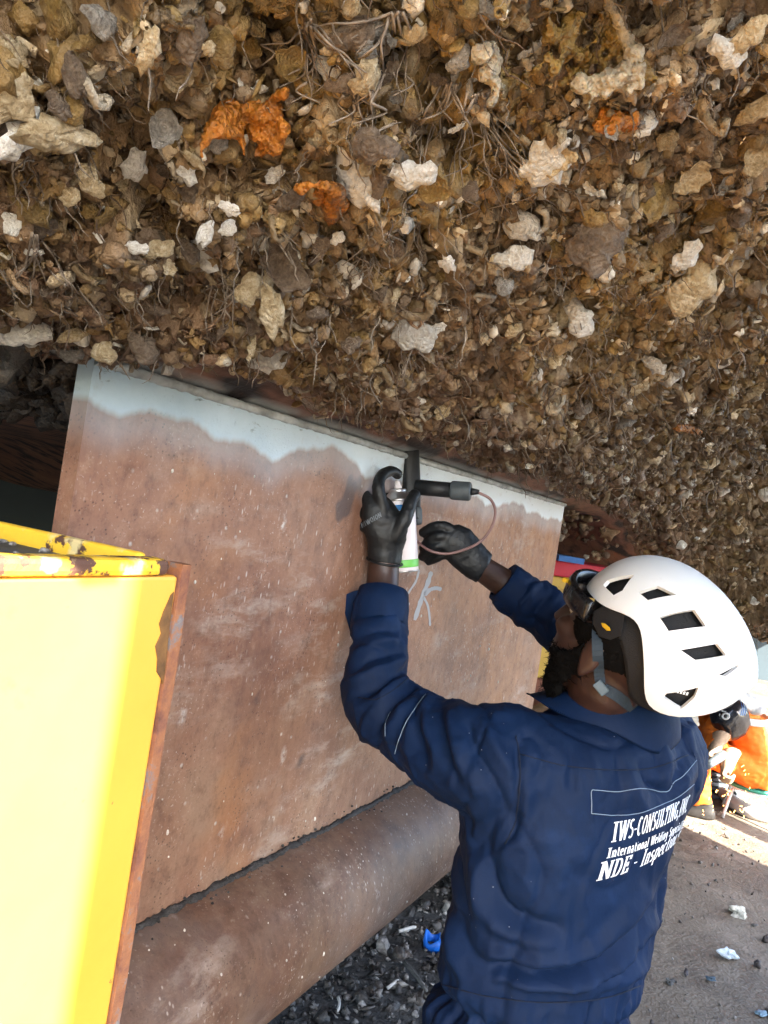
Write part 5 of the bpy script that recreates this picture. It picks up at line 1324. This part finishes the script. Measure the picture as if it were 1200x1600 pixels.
patch('temple_pad', [(931, 955), (953, 944.5), (978, 963), (973, 993), (957, 1000), (940, 995), (930, 975)], M['liner'], 0.012, 0.004)
patch('clip', [(944, 974), (950, 975), (957, 981), (959, 986), (953, 986), (946, 980)], M['yellow_bit'], 0.003, 0.0065)
def on_head(x, y, off=0.006):
    d = pdir(x, y).normalized(); hs = [b.ray_cast(CAMP, d) for b in (BODY_BVH, LIN_BVH)]; hs = [h for h in hs if h[0] is not None]
    if not hs: return None
    h = min(hs, key=lambda q: q[3]); return h[0] - d*off
def ribbon(name, pts, w, mat, t=0.0018):
    P = [on_head(q.x, q.y) for q in spline([(x, y, 0) for x, y in pts], 5)]; P = [p for p in P if p is not None]; V = []; F = []
    for _ in range(3): P = [P[0]] + [(P[i-1]+P[i]*2+P[i+1])/4 for i in range(1, len(P)-1)] + [P[-1]]
    m = len(P)
    for i, c in enumerate(P):
        tg = (P[min(i+1, m-1)]-P[max(i-1, 0)]).normalized(); vw = (CAMP-c).normalized(); sd = tg.cross(vw).normalized()
        for a, b in ((-1, 0), (1, 0), (1, 1), (-1, 1)): V.append(c + sd*w*a - vw*t*b)
    for i in range(m-1):
        for k in range(4): F.append((i*4+k, i*4+(k+1) % 4, i*4+4+(k+1) % 4, i*4+4+k))
    F += [(3, 2, 1, 0), tuple((m-1)*4+k for k in range(4))]
    return obj(name, V, F, mat, helm, smooth=False)
ribbon('strap', [(934, 962), (933, 1000), (935, 1040), (938, 1068)], 0.0075, M['strap'])
ribbon('strap', [(944, 1076), (965, 1088), (988, 1106), (1012, 1122)], 0.0080, M['strap'])
bk = MB(); c = on_head(939, 1075, 0.009); ex = (PX(948, 1082, 1.1)-PX(932, 1063, 1.1)).normalized(); ez = (CAMP-c).normalized(); ey = ez.cross(ex)
bk.box(c - ex*0.011 - ey*0.008, ex*0.022, ey*0.016, ez*0.006); bko = bevel_obj(bk.build('buckle', M['buckle'], helm, smooth=False), 0.002, 2)
# maker's mark in the rear vent
for c, nn, P in VENTHITS[-1:]:
    a, b = P[0], P[2]; ux = (PX(1078, 1086, 1.2)-PX(1058, 1081, 1.2)).normalized(); uy = nn.cross(ux).normalized(); V = []; F = []
    for k in range(5):
        q = c + ux*(-0.009+0.0042*k) - nn*0.009; m = len(V); V += [q, q+ux*0.0028, q+ux*0.0028+uy*0.005, q+uy*0.005]; F.append((m, m+1, m+2, m+3))
    obj('mark', V, F, M['print'], helm, smooth=False)
# dark goggles pushed up on the brow
gog = thing('safety_goggles', 'dark goggles pushed up on the brow of the person in navy', 'goggles', H(0.08, 0, 0.05))
mb = MB()
P = []
for i in range(21):
    a = R(-78 + 156*i/20); P.append(H(-0.008 + 0.108*math.cos(a), 0.086*math.sin(a), 0.047))
secs = []
for i, c in enumerate(P):
    d = (c - H(-0.008, 0, 0.047)).normalized(); bulge = 1 + 0.5*math.exp(-((i-10)/5)**2); secs.append((c + d*0.004, d*0.006*bulge, hu*0.017*bulge))
mb.loft(secs, 12); mb.build('lens', plain('dark_lens', (0.008, 0.008, 0.009, 1), 0.25, 0.2, 50, 0), gog)
mb = MB().box(secs[14][0]+ (secs[14][0]-HC).normalized()*0.004 + hu*0.004, hl*0.012, hu*0.006, hf*0.006); mb.build('trim', M['yellow_bit'], gog, smooth=False)

# ================================================================== spray can in the left hand
can_b = PX(629, 892, 1.474); can_t = PX(623, 782, 1.474); ax = (can_t-can_b).normalized()
canr = thing('spray_can', 'white spray can with green and blue bands in the raised gloved hand', 'spray can', can_b)
def lathe(prof, base, axis, n_=32):
    x = axis.orthogonal().normalized(); y = axis.cross(x); V = []; F = []
    for h, r in prof:
        for k in range(n_): a = 2*math.pi*k/n_; V.append(base + axis*h + (x*math.cos(a)+y*math.sin(a))*r)
    for i in range(len(prof)-1):
        for k in range(n_): F.append((i*n_+k, i*n_+(k+1) % n_, (i+1)*n_+(k+1) % n_, (i+1)*n_+k))
    F += [tuple(range(n_-1, -1, -1)), tuple(range((len(prof)-1)*n_, len(prof)*n_))]
    return V, F
CL = (can_t-can_b).length; CRR = 0.031
M['can'] = plain('white_can_print', (0.78, 0.72, 0.74, 1), 0.35, 0.04, 20, 0, spec=0.5)
M['green'] = plain('green_band', (0.16, 0.5, 0.1, 1), 0.4, 0.1, 20, 0); M['bluec'] = plain('blue_band', (0.01, 0.2, 0.55, 1), 0.4, 0.1, 20, 0)
n = NT('tinplate'); M['tin'] = n.done((0.62, 0.6, 0.6, 1), 0.3, 0.9)
def lp(name, prof, mat, base=None): V, F = lathe(prof, base or can_b, ax); return obj(name, V, F, mat, canr)
lp('can_body', [(0, CRR-0.002), (0.002, CRR), (CL-0.004, CRR), (CL, CRR-0.001)], M['can'])
lp('printed_band', [(0.008, CRR+0.0002), (0.0085, CRR+0.0006), (0.022, CRR+0.0006), (0.0225, CRR+0.0002)], M['green'])
lp('printed_band', [(CL-0.019, CRR+0.0002), (CL-0.0185, CRR+0.0006), (CL-0.009, CRR+0.0006), (CL-0.0085, CRR+0.0002)], M['bluec'])
lp('dome', [(CL-0.001, CRR), (CL+0.001, CRR+0.0012), (CL+0.003, CRR+0.001), (CL+0.0045, CRR-0.003), (CL+0.013, CRR-0.010), (CL+0.017, CRR-0.0155), (CL+0.019, CRR-0.0145), (CL+0.0215, CRR-0.0155), (CL+0.0225, CRR-0.019)], M['tin'])
lp('nozzle', [(CL+0.0215, 0.0075), (CL+0.027, 0.007), (CL+0.029, 0.0055), (CL+0.037, 0.005), (CL+0.038, 0.003)], M['can'])
lp('rim', [(-0.001, CRR-0.001), (0.0005, CRR+0.001), (0.002, CRR+0.0005)], M['tin'])

# ================================================================== black inspection yoke against the weld
yoke = thing('inspection_yoke', 'black handheld magnetic yoke held against the weld, with a looping cable', 'inspection tool', PX(648, 840, 1.545))
M['blackrub'] = plain('black_rubber', (0.014, 0.0155, 0.018, 1), 0.5, 0.25, 60, 0.2); M['greyrub'] = plain('grey_rubber', (0.07, 0.085, 0.095, 1), 0.55, 0.2, 60, 0.2)
YD = 1.545
t_, b2 = PX(641, 700, YD+0.01), PX(644, 812, YD-0.005); axy = (t_-b2).normalized(); sdx = Vector((0.95, 0.3, 0)).normalized(); sdx = (sdx-axy*sdx.dot(axy)).normalized(); dpx = axy.cross(sdx)
k = YD/FPX
MB().loft([(b2 + (t_-b2)*f, sdx*w*k, dpx*0.014) for f, w in ((0, 11), (0.02, 12.6), (0.3, 13), (0.36, 14.2), (0.55, 13.6), (0.85, 13.2), (0.97, 13), (1.0, 10))], 20, 4.0).build('leg_housing', M['blackrub'], yoke)
MB().loft([(PX(652, 793, YD-.004), sdx*4.5*k, dpx*0.010), (PX(652.5, 797, YD-.004), sdx*5.5*k, dpx*0.011), (PX(653, 815, YD-.004), sdx*5.5*k, dpx*0.011), (PX(653, 820, YD-.004), sdx*4.5*k, dpx*0.010)], 16, 4.0).build('pole_shoe', M['greyrub'], yoke)
h0, h1, h2 = PX(650, 761, YD-.002), PX(706, 766, YD-.02), PX(736, 768, YD-.03)
V, F = lathe([(0, .0155), ((h1-h0).length, .0155)], h0, (h1-h0).normalized()); obj('handle', V, F, M['blackrub'], yoke)
L2 = (h2-h1).length; V, F = lathe([(-0.002, .0165), (0.0, .0185), (0.004, .0190), (L2-0.004, .0190), (L2-0.001, .0175), (L2, .0150)], h1, (h2-h1).normalized()); obj('end_cap', V, F, M['greyrub'], yoke)
n = NT('brown_cable_sheath'); M['cable'] = n.done(n.ramp(n.noise(30, 2), [(0.3, (0.17, 0.085, 0.08)), (0.7, (0.26, 0.15, 0.14))]), 0.35, 0, 0.5)
cab = spline([PX(734, 768, YD-.03), PX(750, 771, YD-.035), PX(767, 781, YD-.035), PX(774, 800, YD-.032), PX(768, 824, YD-.028), PX(752, 845, YD-.026), (PX(728, 858, YD-.026)), PX(700, 865, YD-.022), PX(676, 862, YD-.022), PX(660, 853, YD-.015), PX(650, 843, YD+.0), PX(640, 835, YD+.01), PX(628, 850, YD+.015), PX(622, 900, YD-0.02), PX(632, 960, YD-.06)], 6)
MB().tube(cab[:62], 0.0028, 8).build('cable', M['cable'], yoke)
V, F = lathe([(0, .0075), (0.006, .0065), (0.016, .0045)], h2, (h2-h1).normalized()); obj('cable_gland', V, F, M['blackrub'], yoke)
# ================================================================== welder, stool and gear at the back right
M['orange_c'] = m_cloth('orange_coverall', (0.72, 0.17, 0.02, 1), 0.05); M['stripe'] = plain('silver_reflective_tape', (0.6, 0.62, 0.64, 1), 0.4, 0.1, 40, 0)
M['hide'] = plain('beige_leather', (0.36, 0.25, 0.17, 1), 0.8, 0.3, 40, 0.6); M['white_cloth'] = plain('white_cotton', (0.6, 0.62, 0.64, 1), 0.85, 0.1, 30, 0.4)
M['gloss'] = plain('glossy_black_mask', (0.012, 0.014, 0.02, 1), 0.18, 0.2, 20, 0, spec=0.6)
def on_floor(x, y):
    d = pdir(x, y); return CAMP + d*(-CAM_Z/d.z)
seat_c = PX(1176, 1221, 5.0); SZ = 0.235
stool = thing('stool', 'low stool with green round seat and white metal legs under the person in orange', 'stool', Vector((seat_c.x, seat_c.y, 0)))
sc = Vector((seat_c.x, seat_c.y, 0))
V, F = lathe([(SZ-0.022, .165), (SZ-0.02, .172), (SZ-0.004, .173), (SZ, .168)], sc, UP); obj('seat', V, F, plain('green_seat', (0.03, 0.22, 0.15, 1), 0.45, 0.15, 20, 0.1), stool)
V, F = lathe([(SZ-0.034, .160), (SZ-0.032, .166), (SZ-0.023, .166)], sc, UP); obj('seat_rim', V, F, M['stripe'], stool)
M['legw'] = plain('white_leg_paint', (0.55, 0.55, 0.54, 1), 0.4, 0.1, 40, 0)
for a in (200, 290, 20, 110):
    d = Vector((math.cos(R(a)), math.sin(R(a)), 0)); MB().tube(spline([sc+d*0.10+UP*(SZ-0.04), sc+d*0.145+UP*(SZ-0.045), sc+d*0.165+UP*(SZ-0.07), sc+d*0.205+UP*0.004], 5), 0.0105, 10).build('leg', M['legw'], stool)
wel = thing('person', 'person in orange coverall and black welding mask crouched on the green stool', 'person', sc + Vector((0, 0, 0)))
wf = Vector((-0.92, 0.30, 0)).normalized(); wl = UP.cross(wf)
pel = sc + UP*(SZ+0.10); chest = pel + wf*0.13 + UP*0.30; sh = pel + wf*0.20 + UP*0.42; hd = PX(1143, 1116, 4.86)
def build_welder():
    mb = MB()
    mb.loft([(pel - UP*0.09, wf*0.13, wl*0.18), (pel, wf*0.145, wl*0.19), (pel+wf*0.05+UP*0.14, wf*0.14, wl*0.18), (chest, wf*0.14, wl*0.2), (sh, wf*0.11, wl*0.2), (sh+wf*0.05+UP*0.06, wf*0.07, wl*0.1)], 24)
    hands = [PX(1118, 1168, 4.72), PX(1137, 1196, 4.68)]
    for i, sg in enumerate((1, -1)):
        s0 = sh + wl*0.17*sg; el = s0 + wf*0.10 - UP*0.20 + wl*0.06*sg; hand = hands[0] if sg > 0 else hands[1]
        mb.tube(spline([s0, el, hand], 6), interp([.078, .066, .05], 6), 16)
        hip = pel + wl*0.10*sg - UP*0.02; kn = pel + wf*0.36 + wl*0.2*sg + UP*0.06; ft = kn - wf*0.05 - UP*0.36 + wl*0.03*sg; ft.z = 0.09
        mb.tube(spline([hip, kn, ft], 6), interp([.105, .085, .066], 6), 16)
    me = remesh(mb, 0.010, 4); V, Nn = mesh_np(me); V += Nn*(0.012*nz(V, 11) + 0.008*nz(V*np.array([1, 1, 2.0]), 26, 3))[:, None]; set_np(me, V)
    link_mesh('coverall', me, M['orange_c'], wel)
    # body under the clothes: head, neck, trunk and wrists
    b = MB(); b.ball(hd + Vector((0.02, 0.02, 0.0)), 0.092, 16, 12); b.tube([hd + Vector((0.03, 0.03, -0.05)), sh + wf*0.03], 0.055, 14)
    b.loft([(pel, wf*0.1, wl*0.14), (chest, wf*0.1, wl*0.15), (sh, wf*0.08, wl*0.14)], 16)
    for i, sg in enumerate((1, -1)):
        s0 = sh + wl*0.15*sg; el = s0 + wf*0.10 - UP*0.20 + wl*0.06*sg; b.tube(spline([s0, el, hands[0] if sg > 0 else hands[1]], 6), interp([.05, .042, .032], 6), 12)
    link_mesh('body', remesh(b, 0.012, 2), M['skin'], wel)
    for h in hands:
        g_ = MB(); d = (h - (sh)).normalized(); d = (d + Vector((-0.4, -0.2, -0.6))).normalized(); sd = d.cross(wf).normalized()
        g_.loft([(h - d*0.10, sd*0.06, wf*0.055), (h - d*0.03, sd*0.048, wf*0.042), (h + d*0.03, sd*0.052, wf*0.035), (h + d*0.06, sd*0.045, wf*0.03)], 16)
        for j in range(4):
            o = h + d*0.05 + sd*(-0.033+0.022*j); g_.tube(spline([o, o + d*0.035 + wf*0.01, o + d*0.045 - sd*0.0 - wf*0.035, o + d*0.02 - wf*0.05], 4), .0115, 8)
        o = h + sd*0.045; g_.tube(spline([o, o + d*0.03 + sd*0.012, o + d*0.05 - wf*0.02], 4), .013, 8)
        link_mesh('glove', remesh(g_, 0.006, 2), M['hide'], wel)
    for sg in (1, -1):
        kn = pel + wf*0.36 + wl*0.2*sg + UP*0.06; ft = kn - wf*0.05 + wl*0.03*sg; ft.z = 0; bt = MB()
        bt.loft([(ft + wf*0.04 + UP*0.003, wf*0.135, wl*0.05), (ft + wf*0.04 + UP*0.04, wf*0.135, wl*0.05), (ft + wf*0.02 + UP*0.07, wf*0.1, wl*0.048), (ft + UP*0.13, wf*0.06, wl*0.05)], 20)
        link_mesh('boot', remesh(bt, 0.01, 2), M['boot'], wel)
    # reflective bands around the back
    for zc, k in ((chest + UP*0.02, 1.0),):
        V, F = [], []; n_ = 40
        for i in range(n_):
            a = 2*math.pi*i/n_
            for dz in (-0.022, 0.022): V.append(zc + wf*math.cos(a)*0.163*k + wl*math.sin(a)*0.222*k + UP*dz)
        for i in range(n_): F.append((2*i, 2*((i+1) % n_), 2*((i+1) % n_)+1, 2*i+1))
        o = obj('reflective_band', V, F, M['stripe'], wel); m = o.modifiers.new('s', 'SOLIDIFY'); m.thickness = 0.004
    # white hood over nape
    hb = MB(); hb.ball(hd + Vector((0.09, 0.06, 0.085)), (0.10, 0.09, 0.055), 16, 12); hb.ball(hd + Vector((0.02, 0.04, 0.10)), (0.09, 0.09, 0.045), 16, 12); hb.ball(hd + Vector((0.17, 0.05, 0.05)), (0.06, 0.07, 0.04), 14, 10)
    me = remesh(hb, 0.008, 2); V, Nn = mesh_np(me); V += Nn*(0.012*nz(V, 22))[:, None]; set_np(me, V); link_mesh('hood', me, M['white_cloth'], wel)
build_welder()
mask = thing('welding_mask', 'glossy black welding mask on the person in orange', 'welding mask', hd - UP*0.1)
mf = Vector((-0.55, -0.45, -0.68)).normalized(); ml = Vector((0.62, -0.78, 0)).normalized(); ml = (ml-mf*ml.dot(mf)).normalized(); mu = mf.cross(ml)
MM = Matrix((mf, ml, mu)).transposed()
mb = MB()
mb.loft([(hd - mf*0.06, ml*0.085, mu*0.10), (hd - mf*0.01, ml*0.112, mu*0.135), (hd + mf*0.05, ml*0.110, mu*0.14), (hd + mf*0.10, ml*0.088, mu*0.125), (hd + mf*0.135, ml*0.062, mu*0.10), (hd + mf*0.145, ml*0.04, mu*0.07)], 28, 2.6)
link_mesh('mask_shell', remesh(mb, 0.007, 2), M['gloss'], mask)
wb = BVHTree.FromObject(mask.children[0], bpy.context.evaluated_depsgraph_get()) if False else None
mm = mask.children[0].data; off_ = Vector(mask.location)
MBV = BVHTree.FromPolygons([tuple(v.co + off_) for v in mm.vertices], [tuple(p.vertices) for p in mm.polygons])
def on_mask(x, y, off=0.002):
    h = MBV.ray_cast(CAMP, pdir(x, y).normalized()); return None if h[0] is None else h[0] + h[1]*off
V, F = [], []
for (x0, y0, x1, y1, w) in ((1131, 1112, 1137, 1096, 3.2), (1124, 1118, 1128, 1108, 0.8), (1128, 1108, 1134, 1095, 0.7)):
    P = [(x0-w, y0), (x0+w, y0+1), (x1+w, y1+1), (x1-w, y1)]; H4 = [on_mask(x, y) for x, y in P]
    if all(h is not None for h in H4): m = len(V); V += H4; F.append((m, m+1, m+2, m+3))
for rr in (1,):
    ring = []
    for i in range(17):
        a = 2*math.pi*i/16; p = on_mask(1134+5*math.cos(a), 1119+4.4*math.sin(a)); 
        if p is not None: ring.append(p)
    if len(ring) > 3: MB().tube(ring, 0.006, 6, False).build('knob', M['stripe'], mask)
if V: obj('mask_mark', V, F, M['print'], mask, smooth=False)
for k in range(3):
    P = [on_mask(1157+k*3+2.5*math.sin(t*3.1), 1096+t*22, 0.001) for t in np.linspace(0, 1, 9)]; P = [p for p in P if p is not None]
    if len(P) > 2: MB().tube(P, 0.002, 5).build('mask_line', plain('blue_line', (0.05, 0.2, 0.6, 1), 0.3, 0.1, 20, 0), mask)
# grinder in the gloves
gr = thing('angle_grinder', 'grey angle grinder in the beige gloves of the person in orange', 'angle grinder', PX(1122, 1186, 4.62))
a0, a1 = PX(1132, 1178, 4.66), PX(1100, 1200, 4.58); d_ = (a1-a0).normalized(); MB().tube([a0, a0+d_*0.06, a0+d_*0.12, a1], [.026, .028, .024, .02], 14).build('motor_body', M['greyrub'], gr)
V, F = lathe([(0, .052), (0.003, .055), (0.006, .052)], a1 + d_*0.01 - UP*0.02, (UP*0.5 + d_.orthogonal()).normalized(), 28); obj('disc', V, F, M['tin'], gr)
MB().tube([a1 - d_*0.02, a1 - d_*0.02 + UP*0.07 + wf*0.03], 0.011, 8).build('side_handle', M['blackrub'], gr)
# coil of black cable and a steel ring on the floor
coil = thing('cable_coil', 'dark coil of cable lying on the floor between the navy person and the stool', 'cable coil', on_floor(1108, 1236))
cc = on_floor(1106, 1234)
for i in range(5):
    P = [cc + Vector((0.15*math.cos(a)*(1-0.06*i), 0.15*math.sin(a)*(1-0.06*i), 0.02+0.03*i)) for a in np.linspace(0, 2*math.pi, 33)]
    MB().tube(P, 0.017, 8, False).build('loop', M['blackrub'] if i != 2 else M['greyrub'], coil)
P = [cc + Vector((0.19*math.cos(a), 0.19*math.sin(a), 0.014)) for a in np.linspace(0, 2*math.pi, 41)]
hoop = thing('steel_hoop', 'pale steel hoop lying around the dark cable coil', 'hoop', cc); MB().tube(P, 0.013, 8, False).build('hoop', M['greyrub'], hoop)
# white bowed pipe section on the floor behind the stool
wp = [on_floor(x, y) + UP*0.045 for x, y in ((1126, 1243), (1140, 1260), (1162, 1275), (1188, 1284), (1225, 1290))]
tag(MB().tube(spline(wp, 6), 0.045, 14).build('bent_pipe', plain('white_pipe', (0.48, 0.47, 0.45, 1), 0.5, 0.1, 20, 0.1), None, loc=wp[2]-UP*0.045), 'white bent pipe lying on the floor behind the stool legs', 'pipe')
# sparks
n = NT('glowing_spark'); n.b.inputs['Emission Color'].default_value = (1.0, 0.42, 0.1, 1); n.b.inputs['Emission Strength'].default_value = 3.0; M['spark'] = n.done((0.8, 0.3, 0.05, 1), 0.5)
q = np.random.default_rng(15); mb = MB()
for i in range(34):
    c = PX(q.uniform(1096, 1172), q.uniform(1195, 1282), q.uniform(4.3, 4.75))
    if c.z < 0.02: c.z = 0.02 + 0.05*q.random()
    v = (Vector((q.normal()*0.5, q.normal()*0.3, -1.0 + q.normal()*0.5))).normalized(); l = q.uniform(0.006, 0.022)
    mb.tube([c, c+v*l], [0.0007, 0.0011], 4)
o = mb.build('sparks', M['spark'], None, loc=PX(1120, 1235, 4.6)); tag(o, 'orange grinding sparks flying below the grinder', 'sparks', kind='stuff')

# ================================================================== litter on the ground
def gravel(name, n_, sr_, pr_, size, seed, pal, dens=None):
    q = np.random.default_rng(seed); T = [t_lump(q) for _ in range(4)] + [t_shard(q) for _ in range(5)]; T = T
    s = q.uniform(*sr_, n_); p = q.uniform(*pr_, n_); P = S2W(s, p, 0*s)
    if dens is not None:
        keep = q.random(n_) < dens(P, s, p); P = P[keep]
    m = len(P); sz = np.clip(size*np.exp(0.6*q.normal(size=m)), size*0.3, size*4); P[:, 2] = sz*0.15 + 0.006
    nr = np.array([[0, 0, 1.0]]) + 0.5*q.normal(size=(m, 3)); Rm = rot_batch(nr, q.uniform(0, 6.28, m)); which = q.integers(0, len(T), m)
    cols = np.array(pal)[q.integers(0, len(pal), m)]*(0.7+0.6*q.random((m, 1))); Vs, Fs, Cs = [], [], []; off = 0
    for ti, (tv, tf) in enumerate(T):
        ix = np.where(which == ti)[0]
        if not len(ix): continue
        Vv = np.einsum('nij,vj->nvi', Rm[ix], tv)*sz[ix][:, None, None] + P[ix][:, None]
        Fs.append((tf[None] + (np.arange(len(ix))*len(tv))[:, None, None] + off).reshape(-1, 3)); off += len(ix)*len(tv); Vs.append(Vv.reshape(-1, 3)); Cs.append(np.repeat(cols[ix], len(tv), 0))
    o = obj(name, np.concatenate(Vs), np.concatenate(Fs).astype(np.int32), M['growth'], None, smooth=False, col=col4(np.concatenate(Cs)), loc=W(sum(sr_)/2, sum(pr_)/2, 0)); return o
GP = [(0.06, 0.06, 0.06), (0.10, 0.095, 0.09), (0.035, 0.036, 0.038), (0.2, 0.19, 0.18), (0.04, 0.04, 0.04), (0.32, 0.31, 0.29)]
tag(gravel('shell_gravel', 9000, (0.4, 3.4), (0.45, 1.9), 0.0075, 41, GP), 'dark gravel and broken shell under the pipe', 'gravel', kind='stuff')
tag(gravel('floor_grit', 1500, (0.6, 5.5), (-2.2, 0.55), 0.0055, 42, [(0.1, 0.09, 0.08), (0.06, 0.055, 0.05), (0.25, 0.23, 0.21), (0.05, 0.045, 0.05)]), 'scattered grit on the dirt floor', 'grit', kind='stuff')
# blue broken plastic cap
c = on_floor(678, 1482); V, F = [], []; n_ = 22
for i in range(n_+1):
    a = R(60 + 235*i/n_); dirv = Vector((math.cos(a), math.sin(a), 0))
    hgt = 0.045 - 0.015*math.sin(i*0.5)
    V += [c + dirv*0.04, c + dirv*0.045 + UP*0.02, c + dirv*0.043 + UP*hgt, c + dirv*0.037 + UP*hgt, c + dirv*0.035 + UP*0.008]
for i in range(n_):
    for k in range(5): F.append((i*5+k, i*5+(k+1) % 5, i*5+5+(k+1) % 5, i*5+5+k))
F += [(0, 1, 2, 3, 4), tuple(n_*5+k for k in (4, 3, 2, 1, 0))]
tag(obj('plastic_cap', V, F, plain('blue_plastic', (0.005, 0.11, 0.5, 1), 0.4, 0.1, 30, 0.05), None, loc=c), 'broken bright blue plastic cap on the dark gravel', 'plastic cap')
# sticks and slivers
def stick(x0, y0, x1, y1, r, mat, name, label, cat):
    a, b = on_floor(x0, y0) + UP*(r+0.012), on_floor(x1, y1) + UP*(r+0.02); m = a.lerp(b, 0.5) + Vector((0.004, 0, 0.004))
    tag(MB().tube(spline([a, m, b], 4), [r]*8+[r*0.6], 6).build(name, mat, None, loc=Vector((m.x, m.y, 0))), label, cat)
M['stickm'] = plain('grey_stick', (0.08, 0.08, 0.078, 1), 0.8, 0.3, 60, 0.3); M['sliver'] = plain('pale_sliver', (0.5, 0.49, 0.46, 1), 0.7, 0.2, 60, 0.3)
stick(630, 1512, 664, 1562, 0.007, M['stickm'], 'stick', 'thin grey stick on the gravel beside the navy trousers', 'stick')
stick(604, 1552, 621, 1543, 0.006, M['sliver'], 'shell_sliver', 'pale pointed sliver in the middle of the dark gravel', 'sliver')
stick(527, 1566, 526, 1592, 0.005, M['sliver'], 'shell_sliver', 'pale upright sliver on the gravel near the bottom edge below the pipe', 'sliver')
stick(622, 1463, 648, 1459, 0.007, M['sliver'], 'shell_sliver', 'pale sliver just under the pipe left of the blue cap', 'sliver')
# pale scraps on the dirt
def scrap(x, y, r, label, name, mat, seed):
    c = on_floor(x, y); q = np.random.default_rng(seed); mb = MB().ball(c + UP*r*0.55, (r*1.3, r, r*0.75), 14, 10); V = np.array([tuple(v) for v in mb.v]); cc_ = np.array(c + UP*r*0.55)
    V = cc_ + (V-cc_)*(1+0.9*nz(V/r, 1.1, seed)[:, None] + 0.3*nz(V/r, 3.1, seed)[:, None]); V[:, 2] = np.maximum(V[:, 2], 0.004)
    tag(obj(name, V, mb.f, mat, None, smooth=False, loc=c), label, 'scrap')
scrap(1137, 1497, 0.027, 'small blue-white crumpled scrap on the dirt floor, lower right', 'crumpled_scrap', plain('blue_white_scrap', (0.5, 0.56, 0.6, 1), 0.6, 0.4, 60, 0.3), 3)
scrap(1152, 1431, 0.03, 'pale crumpled scrap on the dirt floor right of the navy person', 'crumpled_scrap', plain('pale_scrap', (0.42, 0.4, 0.34, 1), 0.7, 0.4, 60, 0.4), 8)
scrap(1190, 1587, 0.014, 'tiny grey-blue chip at the bottom right corner', 'paint_chip', plain('blue_chip', (0.16, 0.25, 0.32, 1), 0.6, 0.3, 60, 0.3), 12)
scrap(1110, 1532, 0.012, 'small dark blue chip on the dirt below the crumpled scrap', 'paint_chip', plain('dark_chip', (0.05, 0.08, 0.11, 1), 0.6, 0.3, 60, 0.3), 15)
scrap(1047, 1538, 0.014, 'small dark brown clod on the dirt beside the navy trousers', 'clod', M['stickm'], 19)
